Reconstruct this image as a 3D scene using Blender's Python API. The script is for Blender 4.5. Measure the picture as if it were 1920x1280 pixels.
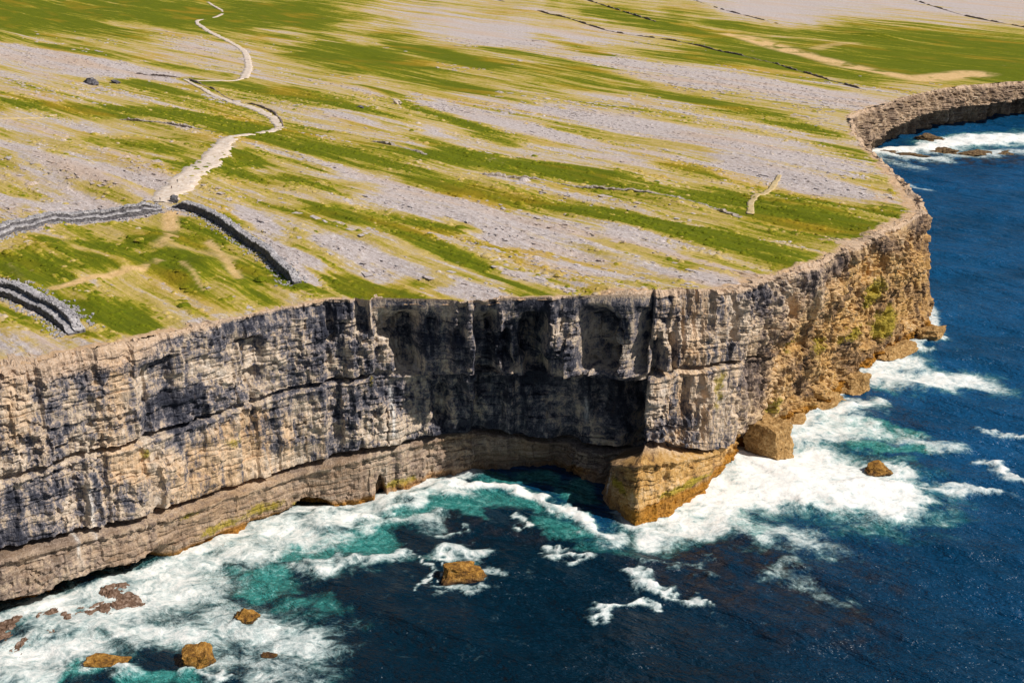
import bpy, math
import numpy as np

# ------------------------------------------------------------------ camera, sky, sun, exposure
for o in list(bpy.data.objects):
    bpy.data.objects.remove(o)
scene = bpy.context.scene
C = scene.collection
F_PX, PITCH, CAM_H = 2600.0, math.radians(20.0), 219.0      # focal length in px of a 1920 px wide frame
cam = bpy.data.cameras.new('camera')
cam.sensor_width = 36.0
cam.lens = F_PX / 1920.0 * 36.0
cam.clip_start, cam.clip_end = 1.0, 60000.0
cam_o = bpy.data.objects.new('camera', cam)
cam_o.location = (0, 0, CAM_H)
cam_o.rotation_euler = (math.pi / 2 - PITCH, 0, 0)
C.objects.link(cam_o)
scene.camera = cam_o

SUN_EL = math.radians(46.0)
SUN_AZ = math.atan2(-0.43, 0.90)                             # sun stands right of and slightly behind the camera
sdir = (math.cos(SUN_EL) * math.cos(SUN_AZ), math.cos(SUN_EL) * math.sin(SUN_AZ), math.sin(SUN_EL))
world = bpy.data.worlds.new('World')
scene.world = world
world.use_nodes = True
wn = world.node_tree
wn.nodes.clear()
sky = wn.nodes.new('ShaderNodeTexSky')
sky.sky_type = 'NISHITA'
sky.sun_disc = False
sky.sun_elevation = SUN_EL
sky.sun_rotation = math.atan2(sdir[0], sdir[1])
bg = wn.nodes.new('ShaderNodeBackground')
bg.inputs['Strength'].default_value = 0.052
wo = wn.nodes.new('ShaderNodeOutputWorld')
wn.links.new(sky.outputs[0], bg.inputs[0])
wn.links.new(bg.outputs[0], wo.inputs[0])
sun = bpy.data.lights.new('sun', 'SUN')
sun.energy = 5.0
sun.angle = math.radians(0.53)
sun.color = (1.0, 0.93, 0.83)
sun_o = bpy.data.objects.new('sun', sun)
from mathutils import Vector
sun_o.rotation_euler = Vector(sdir).to_track_quat('Z', 'Y').to_euler()
C.objects.link(sun_o)
scene.view_settings.view_transform = 'Standard'
scene.view_settings.look = 'None'
scene.view_settings.exposure = 0.0
scene.view_settings.gamma = 1.0
scene.render.engine = 'CYCLES'

# ------------------------------------------------------------------ small maths
rng = np.random.default_rng(7)
CP, SP = math.cos(PITCH), math.sin(PITCH)

def h3(i, j, k, seed=0):
    with np.errstate(over='ignore'):
        a = (i.astype(np.int64) * 374761393 + j.astype(np.int64) * 668265263 + k.astype(np.int64) * 2147483647 + seed * 1274126177)
        a = (a ^ (a >> 13)) * 1274126177
        a = a ^ (a >> 16)
        a = (a * 2246822519) & 0xFFFFFFFF
        a = a ^ (a >> 15)
    return (a & 0xFFFFFF) / float(0xFFFFFF)

def vn(x, y, z=None, seed=0):
    """smooth value noise, -1..1"""
    x = np.asarray(x, float); y = np.asarray(y, float)
    z = np.zeros_like(x) if z is None else np.asarray(z, float)
    x, y, z = np.broadcast_arrays(x, y, z)
    i, j, k = np.floor(x), np.floor(y), np.floor(z)
    fx, fy, fz = x - i, y - j, z - k
    u, v, w = (t * t * t * (t * (t * 6 - 15) + 10) for t in (fx, fy, fz))
    r = 0
    flat = not np.any(z)
    for dk in ((0,) if flat else (0, 1)):
        wk = 1 if flat else (w if dk else 1 - w)
        for dj in (0, 1):
            wj = v if dj else 1 - v
            r = r + wk * wj * ((1 - u) * h3(i, j + dj, k + dk, seed) + u * h3(i + 1, j + dj, k + dk, seed))
    return r * 2 - 1

def fbm(x, y, z=None, octv=4, seed=0, gain=0.5):
    r, a, f = 0, 1.0, 1.0
    for o in range(octv):
        r = r + a * vn(np.asarray(x) * f, np.asarray(y) * f, None if z is None else np.asarray(z) * f, seed + o * 17)
        a *= gain; f *= 2.03
    return r

def ss(a, b, x):
    t = np.clip((x - a) / (b - a), 0, 1)
    return t * t * (3 - 2 * t)

def unproj(u, v, z=0.0):
    """point of the frame (1920 x 1280 units) at height z"""
    a, b = (u - 960) / F_PX, (640 - v) / F_PX
    dx, dy, dz = a, CP + b * SP, -SP + b * CP
    t = (z - CAM_H) / dz
    return np.array([dx * t, dy * t, z])

def z_on(Y, v):
    """height of a point at ground distance Y that is seen at row v"""
    b = (640 - v) / F_PX
    return CAM_H + Y * (-SP + b * CP) / (CP + b * SP)

Q_X = [-3000, 100, 210, 303, 354, 379, 403, 454, 534, 607, 706, 816, 948, 1066, 1172, 1600, 3000, 9000]
Q_Z = [70, 76, 76, 76, 77, 77, 75, 71.5, 64, 57, 51, 43, 38, 33, 28, 22, 16, 8]

def z_base(x, y):
    return np.interp(np.asarray(x) * 0.6 + np.asarray(y) * 0.8, Q_X, Q_Z)

ST = np.array([0.66, -0.751])                                # direction of the limestone joints
SN = np.array([0.751, 0.66])

def along(x, y):
    return x * ST[0] + y * ST[1], x * SN[0] + y * SN[1]

MOUNDS = []                                                  # filled below: (x, y, radius along, radius across, angle, height)

def z_land(x, y):
    x = np.asarray(x, float); y = np.asarray(y, float)
    a, c = along(x, y)
    z = z_base(x, y) + 1.6 * vn(a / 120, c / 55, seed=3)
    st = fbm(a / 70, c / 16, octv=3, seed=5)
    z = z + 0.63 * (np.round(st * 2.5) * 0.75 * (1 - ss(600, 900, y)) + st * 0.6)
    for mx, my, ra, rc, an, hh in MOUNDS:
        dx, dy = x - mx, y - my
        p = (dx * math.cos(an) + dy * math.sin(an)) / ra
        q = (-dx * math.sin(an) + dy * math.cos(an)) / rc
        z = z + hh * np.exp(-(p * p + q * q))
    return z

def on_land(u, v):
    z = 70.0
    for _ in range(40):
        P = unproj(u, v, z)
        z = 0.5 * z + 0.5 * float(z_base(P[0], P[1]))
    return unproj(u, v, z)

def seg_dist(x, y, P, Q):
    dx, dy = Q[0] - P[0], Q[1] - P[1]
    t = np.clip(((x - P[0]) * dx + (y - P[1]) * dy) / (dx * dx + dy * dy + 1e-9), 0, 1)
    return np.hypot(x - P[0] - t * dx, y - P[1] - t * dy), t

def inside(x, y, poly):
    r = np.zeros(x.shape, bool)
    n = len(poly)
    for i in range(n):
        x0, y0 = poly[i]; x1, y1 = poly[(i + 1) % n]
        if y0 == y1:
            continue
        c = (y0 > y) != (y1 > y)
        r ^= c & (x < (x1 - x0) * (y - y0) / (y1 - y0) + x0)
    return r

def soft(x, y, strokes, proj, edge=0.3, outer=1.9):
    """coverage of ground strokes (u1,v1,u2,v2,half width,strength), the widths turned into metres on the ground"""
    r = np.zeros_like(x)
    for s in strokes:
        u1, v1, u2, v2, w = s[:5]
        k = s[5] if len(s) > 5 else 1.0
        P, Q = proj(u1, v1), proj(u2, v2)
        um, vm = (u1 + u2) / 2, (v1 + v2) / 2
        A, B = proj(um, vm), proj(um, vm + w)
        dd = np.array([Q[0] - P[0], Q[1] - P[1]]); L = np.hypot(*dd)
        ab = np.array([B[0] - A[0], B[1] - A[1]])
        wid = abs(ab[0] * dd[1] - ab[1] * dd[0]) / L if L > w * 0.05 else np.hypot(*ab)
        wid = max(wid, 0.35 * np.hypot(*ab), 0.8)
        m = (x > min(P[0], Q[0]) - 2 * wid) & (x < max(P[0], Q[0]) + 2 * wid) & (y > min(P[1], Q[1]) - 2 * wid) & (y < max(P[1], Q[1]) + 2 * wid)
        if not m.any():
            continue
        d, t = seg_dist(x[m], y[m], P, Q)
        r[m] = np.maximum(r[m], k * (1 - ss(edge * wid, outer * wid, d)))
    return r

# ------------------------------------------------------------------ mesh helpers
def mesh_obj(name, verts, faces, mat, parent=None, smooth=False, attrs=None, link=True):
    verts = np.asarray(verts, np.float32).reshape(-1, 3)
    me = bpy.data.meshes.new(name)
    faces = np.asarray(faces, np.int32)
    n, k = faces.shape
    me.vertices.add(len(verts))
    me.vertices.foreach_set('co', verts.ravel())
    me.loops.add(n * k)
    me.loops.foreach_set('vertex_index', faces.ravel())
    me.polygons.add(n)
    me.polygons.foreach_set('loop_start', np.arange(0, n * k, k, dtype=np.int32))
    me.polygons.foreach_set('loop_total', np.full(n, k, np.int32))
    me.polygons.foreach_set('use_smooth', np.full(n, smooth, bool))
    me.update(calc_edges=True)
    for an, av in (attrs or {}).items():
        av = np.asarray(av, np.float32)
        if av.ndim == 2:
            at = me.attributes.new(an, 'FLOAT_VECTOR', 'POINT'); at.data.foreach_set('vector', av.ravel())
        else:
            at = me.attributes.new(an, 'FLOAT', 'POINT'); at.data.foreach_set('value', av.ravel())
    me.materials.append(mat)
    o = bpy.data.objects.new(name, me)
    if parent is not None:
        o.parent = parent
    C.objects.link(o)
    return o

def grid_faces(nr, nc, keep=None):
    i = np.arange(nr * nc).reshape(nr, nc)
    f = np.stack([i[:-1, :-1], i[:-1, 1:], i[1:, 1:], i[1:, :-1]], -1).reshape(-1, 4)
    return f if keep is None else f[keep.ravel()]

def compact(verts, faces, attrs):
    used = np.unique(faces)
    m = np.full(len(verts), -1, np.int64); m[used] = np.arange(len(used))
    return verts[used], m[faces], {k: v[used] for k, v in attrs.items()}

def tag(o, label=None, cat=None, group=None, kind=None):
    for k, v in (('label', label), ('category', cat), ('group', group), ('kind', kind)):
        if v: o[k] = v
    return o

def empty(name, loc, rz=0.0):
    o = bpy.data.objects.new(name, None)
    o.location = loc; o.rotation_euler = (0, 0, rz)
    o.empty_display_size = 0.5
    C.objects.link(o)
    return o

# ------------------------------------------------------------------ material helpers
class Mat:
    def __init__(self, name):
        self.m = bpy.data.materials.new(name)
        self.m.use_nodes = True
        self.t = self.m.node_tree
        self.t.nodes.clear()
        self.out = self.t.nodes.new('ShaderNodeOutputMaterial')
        self.b = self.t.nodes.new('ShaderNodeBsdfPrincipled')
        self.t.links.new(self.b.outputs[0], self.out.inputs[0])
    def put(self, sock, v):
        if isinstance(v, bpy.types.NodeSocket): self.t.links.new(v, sock)
        elif isinstance(v, (tuple, list)): sock.default_value = tuple(v) + ((1,) if sock.type == 'RGBA' and len(v) == 3 else ())
        else: sock.default_value = v
    def at(self, name, vec=False):
        n = self.t.nodes.new('ShaderNodeAttribute'); n.attribute_name = name
        return n.outputs['Vector' if vec else 'Fac']
    def pos(self):
        return self.t.nodes.new('ShaderNodeNewGeometry').outputs['Position']
    def obj(self):
        return self.t.nodes.new('ShaderNodeTexCoord').outputs['Object']
    def mp(self, v, scale=(1, 1, 1), rz=0.0, loc=(0, 0, 0)):
        n = self.t.nodes.new('ShaderNodeMapping')
        self.put(n.inputs['Vector'], v); n.inputs['Scale'].default_value = scale
        n.inputs['Rotation'].default_value = (0, 0, rz); n.inputs['Location'].default_value = loc
        return n.outputs[0]
    def noise(self, v, scale=1.0, det=4.0, rough=0.55, dist=0.0, lac=2.0):
        n = self.t.nodes.new('ShaderNodeTexNoise')
        self.put(n.inputs['Vector'], v)
        for k, x in (('Scale', scale), ('Detail', det), ('Roughness', rough), ('Distortion', dist), ('Lacunarity', lac)): n.inputs[k].default_value = x
        return n.outputs['Fac']
    def ncol(self, v, scale=1.0, det=2.0):
        n = self.t.nodes.new('ShaderNodeTexNoise'); self.put(n.inputs['Vector'], v)
        n.inputs['Scale'].default_value = scale; n.inputs['Detail'].default_value = det
        return n.outputs['Color']
    def vor(self, v, scale=1.0, feat='F1', rnd=1.0, out='Distance'):
        n = self.t.nodes.new('ShaderNodeTexVoronoi'); n.feature = feat
        self.put(n.inputs['Vector'], v); n.inputs['Scale'].default_value = scale; n.inputs['Randomness'].default_value = rnd
        return n.outputs[out]
    def ma(self, op, a, b=0.0, c=0.0, clamp=False):
        n = self.t.nodes.new('ShaderNodeMath'); n.operation = op; n.use_clamp = clamp
        self.put(n.inputs[0], a); self.put(n.inputs[1], b); self.put(n.inputs[2], c)
        return n.outputs[0]
    def vm(self, op, a, b=(0, 0, 0), s=1.0):
        n = self.t.nodes.new('ShaderNodeVectorMath'); n.operation = op
        self.put(n.inputs[0], a); self.put(n.inputs[1], b); n.inputs[3].default_value = s
        return n.outputs[0]
    def st(self, v, lo, hi, a=0.0, b=1.0):
        n = self.t.nodes.new('ShaderNodeMapRange'); n.interpolation_type = 'SMOOTHSTEP'
        for k, x in enumerate((v, lo, hi, a, b)): self.put(n.inputs[k], x)
        return n.outputs[0]
    def mix(self, f, a, b, mode='MIX'):
        n = self.t.nodes.new('ShaderNodeMix'); n.data_type = 'RGBA'; n.blend_type = mode
        self.put(n.inputs[0], f); self.put(n.inputs[6], a); self.put(n.inputs[7], b)
        return n.outputs[2]
    def ramp(self, v, stops):
        n = self.t.nodes.new('ShaderNodeValToRGB'); self.put(n.inputs[0], v)
        e = n.color_ramp.elements
        e[0].position, e[0].color = stops[0][0], tuple(stops[0][1]) + (1,)
        e[1].position, e[1].color = stops[-1][0], tuple(stops[-1][1]) + (1,)
        for p, c in stops[1:-1]:
            q = e.new(p); q.color = tuple(c) + (1,)
        return n.outputs[0]
    def bump(self, h, strength=0.5, dist=1.0):
        n = self.t.nodes.new('ShaderNodeBump'); self.put(n.inputs['Height'], h)
        self.put(n.inputs['Strength'], strength); n.inputs['Distance'].default_value = dist
        self.t.links.new(n.outputs[0], self.b.inputs['Normal'])
    def fin(self, col, rough=0.9, spec=0.2):
        self.put(self.b.inputs['Base Color'], col); self.put(self.b.inputs['Roughness'], rough)
        self.put(self.b.inputs['Specular IOR Level'], spec)
        return self.m

ROT = -math.atan2(ST[1], ST[0])
#__MATERIALS__
def land_material():
    m = Mat('karst_turf')
    P = m.pos()
    S0 = m.mp(P, rz=ROT)                                    # x along the joints
    warp = m.vm('SCALE', m.vm('SUBTRACT', m.ncol(P, 0.012, 2), (0.5, 0.5, 0.5)), s=7.0)
    S = m.vm('ADD', S0, warp)
    n_big = m.noise(m.mp(S, (0.0035, 0.045, 0.0)), 1, 3, 0.55)
    n_mid = m.noise(m.mp(S, (0.0075, 0.13, 0.0)), 1, 4, 0.62)
    n_fin = m.noise(m.mp(S0, (0.045, 0.60, 0.0)), 1, 3, 0.7)
    n_iso = m.noise(P, 0.35, 4, 0.7)
    bias = m.at('turf')                                     # -1 bare rock .. +1 deep grass
    f = m.ma('ADD', m.ma('MULTIPLY', m.ma('SUBTRACT', n_big, 0.5), 1.5), m.ma('MULTIPLY', m.ma('SUBTRACT', n_mid, 0.485), 1.75))
    f = m.ma('ADD', f, m.ma('MULTIPLY', m.ma('SUBTRACT', n_fin, 0.5), 0.65))
    f = m.ma('ADD', f, m.ma('ADD', m.ma('MULTIPLY', m.ma('SUBTRACT', n_iso, 0.5), 0.75), m.ma('MULTIPLY', m.ma('SUBTRACT', m.noise(m.mp(S, (0.02, 0.28, 0.0), loc=(3, 9, 0)), 1, 3, 0.6), 0.5), 0.8)))
    f = m.ma('ADD', f, m.ma('MULTIPLY', bias, 0.62))
    cover = m.st(f, -0.24, 0.18)
    lush = m.st(m.ma('ADD', f, m.ma('MULTIPLY', m.ma('SUBTRACT', m.noise(m.mp(S, (0.010, 0.10, 0.0), loc=(1, 5, 0)), 1, 3), 0.5), 0.6)), 0.04, 0.74)
    rock_t = m.noise(m.mp(S0, (0.32, 0.75, 0.0)), 1, 5, 0.78)
    rock = m.ramp(rock_t, [(0.28, (0.22, 0.18, 0.165)), (0.42, (0.42, 0.355, 0.335)), (0.54, (0.55, 0.49, 0.485)), (0.70, (0.69, 0.655, 0.675))])
    rock = m.mix(m.st(m.noise(m.mp(S, (0.006, 0.05, 0.0), loc=(4, 1, 0)), 1, 3), 0.46, 0.68), rock, m.mix(0.55, rock, (0.55, 0.39, 0.27)))
    rock = m.mix(m.st(m.noise(m.mp(S0, (0.05, 0.9, 0.0)), 1, 3, 0.6), 0.60, 0.72, 0, 0.45), rock, (0.20, 0.165, 0.10))
    grass = m.ramp(m.ma('ADD', m.ma('MULTIPLY', lush, 0.8), m.ma('MULTIPLY', m.ma('SUBTRACT', n_fin, 0.5), 0.55)),
                   [(0.0, (0.52, 0.39, 0.14)), (0.20, (0.43, 0.335, 0.085)), (0.42, (0.325, 0.28, 0.028)), (0.66, (0.175, 0.19, 0.008)), (0.95, (0.07, 0.105, 0.004))])
    och = m.st(m.noise(m.mp(S, (0.010, 0.03, 0.0), loc=(7, 3, 0)), 1, 3), 0.52, 0.70, 0, 0.62)
    grass = m.mix(och, grass, m.mix(0.65, grass, (0.50, 0.27, 0.022)))
    col = m.mix(cover, rock, grass)
    tan = m.ma('MULTIPLY', m.at('sand'), m.ma('MULTIPLY', m.st(n_iso, 0.25, 0.50, 0.6, 1.0), m.st(m.noise(P, 0.045, 3, 0.6), 0.36, 0.50, 0.1, 1.0)))
    col = m.mix(tan, col, m.ramp(n_iso, [(0.3, (0.56, 0.36, 0.15)), (0.7, (0.78, 0.55, 0.29))]))
    edge = m.st(m.ma('ADD', m.at('edge'), m.ma('ADD', m.ma('MULTIPLY', m.ma('SUBTRACT', n_iso, 0.5), 1.0), m.ma('MULTIPLY', m.ma('SUBTRACT', m.noise(P, 0.06, 3, 0.6), 0.5), 2.2))), 0.45, 0.85)
    col = m.mix(edge, col, m.ramp(rock_t, [(0.3, (0.46, 0.28, 0.14)), (0.55, (0.60, 0.42, 0.27)), (0.75, (0.66, 0.54, 0.45))]))
    h = m.ma('ADD', rock_t, m.ma('MULTIPLY', n_iso, 0.6))
    m.bump(h, 0.6, 1.4)
    return m.fin(col, 0.95, 0.1)

def cliff_material():
    m = Mat('limestone_cliff')
    P = m.pos()
    cc = m.at('cc', True)                                   # (metres along the cliff, depth, height)
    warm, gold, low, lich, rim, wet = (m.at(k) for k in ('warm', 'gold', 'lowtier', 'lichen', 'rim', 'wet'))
    lime = m.at('lime')
    v_str = m.noise(m.mp(cc, (0.30, 0.2, 0.028)), 1, 4, 0.65)         # run-off streaks
    v_fin = m.noise(m.mp(cc, (1.0, 0.6, 0.13)), 1, 3, 0.7)
    h_bed = m.noise(m.mp(cc, (0.035, 0.1, 0.75)), 1, 3, 0.7)          # beds
    patch = m.noise(m.mp(cc, (0.045, 0.04, 0.06)), 1, 4, 0.6)
    mott = m.noise(m.mp(cc, (0.50, 0.4, 0.26)), 1, 4, 0.65)           # blotches of a few metres
    grain = m.noise(P, 1.5, 3, 0.75)
    def cen(n, k): return m.ma('MULTIPLY', m.ma('SUBTRACT', n, 0.5), k)
    t = m.ma('ADD', m.ma('ADD', cen(patch, 1.7), cen(v_str, 1.0)), m.ma('ADD', cen(mott, 1.35), cen(grain, 0.8)))
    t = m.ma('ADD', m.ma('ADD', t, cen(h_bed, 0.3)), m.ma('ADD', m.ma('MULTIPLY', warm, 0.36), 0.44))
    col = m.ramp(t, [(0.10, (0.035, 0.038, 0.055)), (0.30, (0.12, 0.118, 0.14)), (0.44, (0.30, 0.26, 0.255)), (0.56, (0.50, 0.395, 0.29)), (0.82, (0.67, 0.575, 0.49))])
    col = m.mix(m.st(m.ma('ADD', warm, m.ma('MULTIPLY', m.ma('SUBTRACT', v_str, 0.5), 1.2)), 0.10, 0.55, 0, 0.75), col, m.mix(1.0, col, (1.0, 0.80, 0.56), 'MULTIPLY'))    # ochre staining
    g = m.ramp(m.ma('ADD', m.ma('MULTIPLY', t, 0.7), m.ma('MULTIPLY', grain, 0.3)), [(0.16, (0.11, 0.07, 0.04)), (0.34, (0.34, 0.19, 0.065)), (0.52, (0.52, 0.31, 0.105)), (0.80, (0.66, 0.47, 0.27))])
    col = m.mix(m.ma('MULTIPLY', gold, m.st(patch, 0.3, 0.6, 0.55, 1.0)), col, g)
    lo = m.ramp(m.ma('ADD', m.ma('MULTIPLY', h_bed, 0.6), m.ma('MULTIPLY', grain, 0.4)), [(0.28, (0.10, 0.062, 0.04)), (0.46, (0.30, 0.20, 0.125)), (0.64, (0.50, 0.38, 0.28))])
    col = m.mix(m.ma('MULTIPLY', low, m.st(patch, 0.25, 0.7, 0.95, 0.45)), col, lo)
    lf = m.st(m.ma('ADD', lich, m.ma('MULTIPLY', m.ma('SUBTRACT', m.noise(P, 0.35, 4, 0.7), 0.5), 1.4)), 0.50, 0.85, 0, 0.85)
    col = m.mix(lf, col, m.ramp(grain, [(0.3, (0.20, 0.17, 0.012)), (0.7, (0.44, 0.33, 0.04))]))
    wf = m.st(m.ma('ADD', wet, m.ma('MULTIPLY', m.ma('SUBTRACT', patch, 0.5), 1.1)), 0.35, 0.75, 0, 0.92)
    col = m.mix(wf, col, m.ramp(grain, [(0.3, (0.11, 0.045, 0.008)), (0.5, (0.34, 0.145, 0.012)), (0.72, (0.47, 0.24, 0.05))]))
    rf = m.st(m.ma('ADD', rim, m.ma('MULTIPLY', m.ma('SUBTRACT', grain, 0.5), 0.9)), 0.3, 0.7, 0, 0.9)
    col = m.mix(rf, col, m.ramp(m.ma('ADD', m.ma('MULTIPLY', grain, 0.6), m.ma('MULTIPLY', v_fin, 0.4)), [(0.3, (0.36, 0.24, 0.16)), (0.5, (0.58, 0.42, 0.29)), (0.7, (0.68, 0.57, 0.49))]))
    crack = m.st(m.noise(m.mp(cc, (0.45, 0.3, 0.05)), 1, 3, 0.6), 0.63, 0.72, 0, 0.5)
    col = m.mix(crack, col, (0.07, 0.055, 0.05))
    col = m.mix(m.ma('MULTIPLY', lime, m.st(v_fin, 0.3, 0.6)), col, (0.74, 0.72, 0.70))          # lime run-off
    h = m.ma('ADD', m.ma('MULTIPLY', grain, 0.8), v_fin)
    m.bump(h, 0.7, 1.0)
    return m.fin(col, 0.92, 0.15)

def sea_material():
    m = Mat('sea_water')
    P = m.pos()
    foam, aqua, reef, blue = (m.at(k) for k in ('foam', 'aqua', 'reef', 'blue'))
    w1 = m.vm('SCALE', m.vm('SUBTRACT', m.ncol(P, 0.07, 4), (0.5, 0.5, 0.5)), s=16.0)
    W = m.vm('ADD', P, w1)
    n1 = m.noise(W, 0.11, 5, 0.68)
    n2 = m.noise(W, 0.42, 4, 0.68)
    lace = m.ma('ABSOLUTE', m.ma('SUBTRACT', m.noise(W, 0.24, 4, 0.62), 0.5))          # thin threads where small
    lace = m.ma('SUBTRACT', 1.0, m.ma('MULTIPLY', lace, 6.0))
    fn = m.ma('ADD', m.ma('MULTIPLY', m.ma('SUBTRACT', n1, 0.5), 0.75), m.ma('ADD', m.ma('MULTIPLY', m.ma('SUBTRACT', n2, 0.5), 0.42), m.ma('MULTIPLY', lace, 0.17)))
    x = m.ma('ADD', fn, m.ma('SUBTRACT', m.ma('MULTIPLY', foam, 0.84), 0.60))
    ff = m.st(x, -0.20, 0.40)
    deep = m.mix(blue, (0.0012, 0.0150, 0.0310), (0.0048, 0.078, 0.205))
    deep = m.mix(m.st(m.noise(P, 0.018, 4, 0.6), 0.35, 0.7), deep, m.mix(0.5, deep, (0.0, 0.018, 0.040)))
    rn = m.noise(P, 0.16, 6, 0.72)
    deep = m.mix(m.ma('MULTIPLY', reef, m.st(rn, 0.38, 0.60)), deep, m.ramp(rn, [(0.35, (0.005, 0.008, 0.016)), (0.55, (0.013, 0.015, 0.023)), (0.72, (0.050, 0.047, 0.052))]))
    aq = m.st(m.ma('ADD', aqua, m.ma('MULTIPLY', m.ma('SUBTRACT', n1, 0.5), 1.3)), 0.22, 0.95)
    col = m.mix(aq, deep, m.ramp(n2, [(0.3, (0.008, 0.105, 0.105)), (0.55, (0.045, 0.26, 0.245)), (0.75, (0.22, 0.48, 0.46))]))
    veil = m.st(m.ma('ADD', x, m.ma('MULTIPLY', n2, 0.25)), -0.26, 0.28, 0, 0.6)
    col = m.mix(veil, col, (0.32, 0.52, 0.54))
    col = m.mix(ff, col, m.ramp(n2, [(0.26, (0.60, 0.66, 0.67)), (0.42, (0.82, 0.84, 0.84)), (0.60, (0.92, 0.915, 0.90))]))
    cap = m.st(m.noise(m.mp(W, (0.35, 0.9, 0.5)), 1, 4, 0.7), 0.725, 0.77, 0, 0.35)
    col = m.mix(cap, col, (0.35, 0.45, 0.50))
    R = m.mp(P, (1, 1, 1), rz=math.radians(32))
    wv = m.ma('ADD', m.noise(m.mp(R, (0.10, 0.30, 0.2)), 1, 4, 0.62), m.ma('MULTIPLY', m.noise(m.mp(R, (0.5, 1.2, 0.6)), 1, 2, 0.6), 0.35))
    wv = m.ma('ADD', wv, m.ma('MULTIPLY', m.noise(m.mp(R, (0.03, 0.10, 0.1)), 1, 2, 0.5), 2.2))
    m.bump(m.ma('MULTIPLY', wv, 1.5), m.st(foam, 0.35, 0.8, 1.0, 0.3), 2.0)
    m.put(m.b.inputs['IOR'], 1.33)
    return m.fin(col, m.ma('ADD', 0.26, m.ma('MULTIPLY', ff, 0.6)), 0.5)

def stone_material(name, cols, scale=1.0, bump=0.6):
    m = Mat(name)
    P = m.pos()
    a = m.noise(P, 0.55 * scale, 5, 0.7)
    b = m.vor(P, 1.4 * scale, out='Color')
    t = m.ma('ADD', m.ma('MULTIPLY', a, 0.75), m.ma('MULTIPLY', b, 0.25))
    col = m.ramp(t, [(0.28, cols[0]), (0.5, cols[1]), (0.72, cols[2])])
    m.bump(m.ma('ADD', a, m.ma('MULTIPLY', m.vor(P, 1.4 * scale), 0.6)), bump, 0.5)
    return m.fin(col, 0.92, 0.15)

def boulder_material():
    m = Mat('weedy_boulder')
    P = m.pos()
    a = m.noise(P, 0.55, 6, 0.7)
    col = m.ramp(a, [(0.33, (0.06, 0.03, 0.012)), (0.46, (0.24, 0.115, 0.022)), (0.58, (0.44, 0.225, 0.04)), (0.74, (0.55, 0.38, 0.18))])
    z = m.t.nodes.new('ShaderNodeSeparateXYZ'); m.put(z.inputs[0], P)
    wl = m.st(m.ma('ADD', z.outputs[2], m.ma('MULTIPLY', m.ma('SUBTRACT', a, 0.5), 3.0)), 0.2, 2.4, 0.9, 0.0)
    col = m.mix(wl, col, (0.045, 0.022, 0.012))                       # weed below the tide mark
    m.bump(m.ma('ADD', a, m.noise(P, 2.2, 4, 0.7)), 0.8, 0.6)
    return m.fin(col, 0.75, 0.3)

M_LAND, M_CLIFF, M_SEA = land_material(), cliff_material(), sea_material()
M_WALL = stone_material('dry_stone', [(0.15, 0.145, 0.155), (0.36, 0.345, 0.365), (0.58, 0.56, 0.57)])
M_WALLSHADE = stone_material('wall_face_shade', [(0.045, 0.042, 0.048), (0.12, 0.113, 0.125), (0.26, 0.25, 0.26)])  # same stone darkened, shade painted onto the rampart faces
M_FIELD = stone_material('field_stone', [(0.085, 0.065, 0.06), (0.19, 0.15, 0.13), (0.40, 0.34, 0.30)])
M_RUBBLE = stone_material('rubble', [(0.13, 0.11, 0.09), (0.33, 0.28, 0.24), (0.52, 0.46, 0.42)])
M_PATH = stone_material('worn_path', [(0.46, 0.36, 0.27), (0.62, 0.52, 0.44), (0.72, 0.66, 0.61)], 0.7, 0.3)
M_TRAIL = stone_material('dry_trail', [(0.40, 0.29, 0.14), (0.50, 0.39, 0.21), (0.58, 0.47, 0.31)], 0.7, 0.2)
M_BOULDER = boulder_material()
M_REEF = stone_material('weedy_reef', [(0.035, 0.022, 0.015), (0.12, 0.075, 0.04), (0.30, 0.22, 0.11)])
M_LEDGE = stone_material('ledge_rock', [(0.10, 0.06, 0.025), (0.34, 0.20, 0.075), (0.54, 0.37, 0.18)])
M_SHELF = stone_material('wet_shelf', [(0.05, 0.03, 0.02), (0.16, 0.10, 0.07), (0.38, 0.29, 0.24)])
M_DARKROCK = stone_material('dark_rock', [(0.045, 0.045, 0.055), (0.11, 0.105, 0.12), (0.30, 0.29, 0.31)])
M_PALEROCK = stone_material('pale_rock', [(0.42, 0.35, 0.28), (0.62, 0.52, 0.42), (0.74, 0.66, 0.57)])

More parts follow.
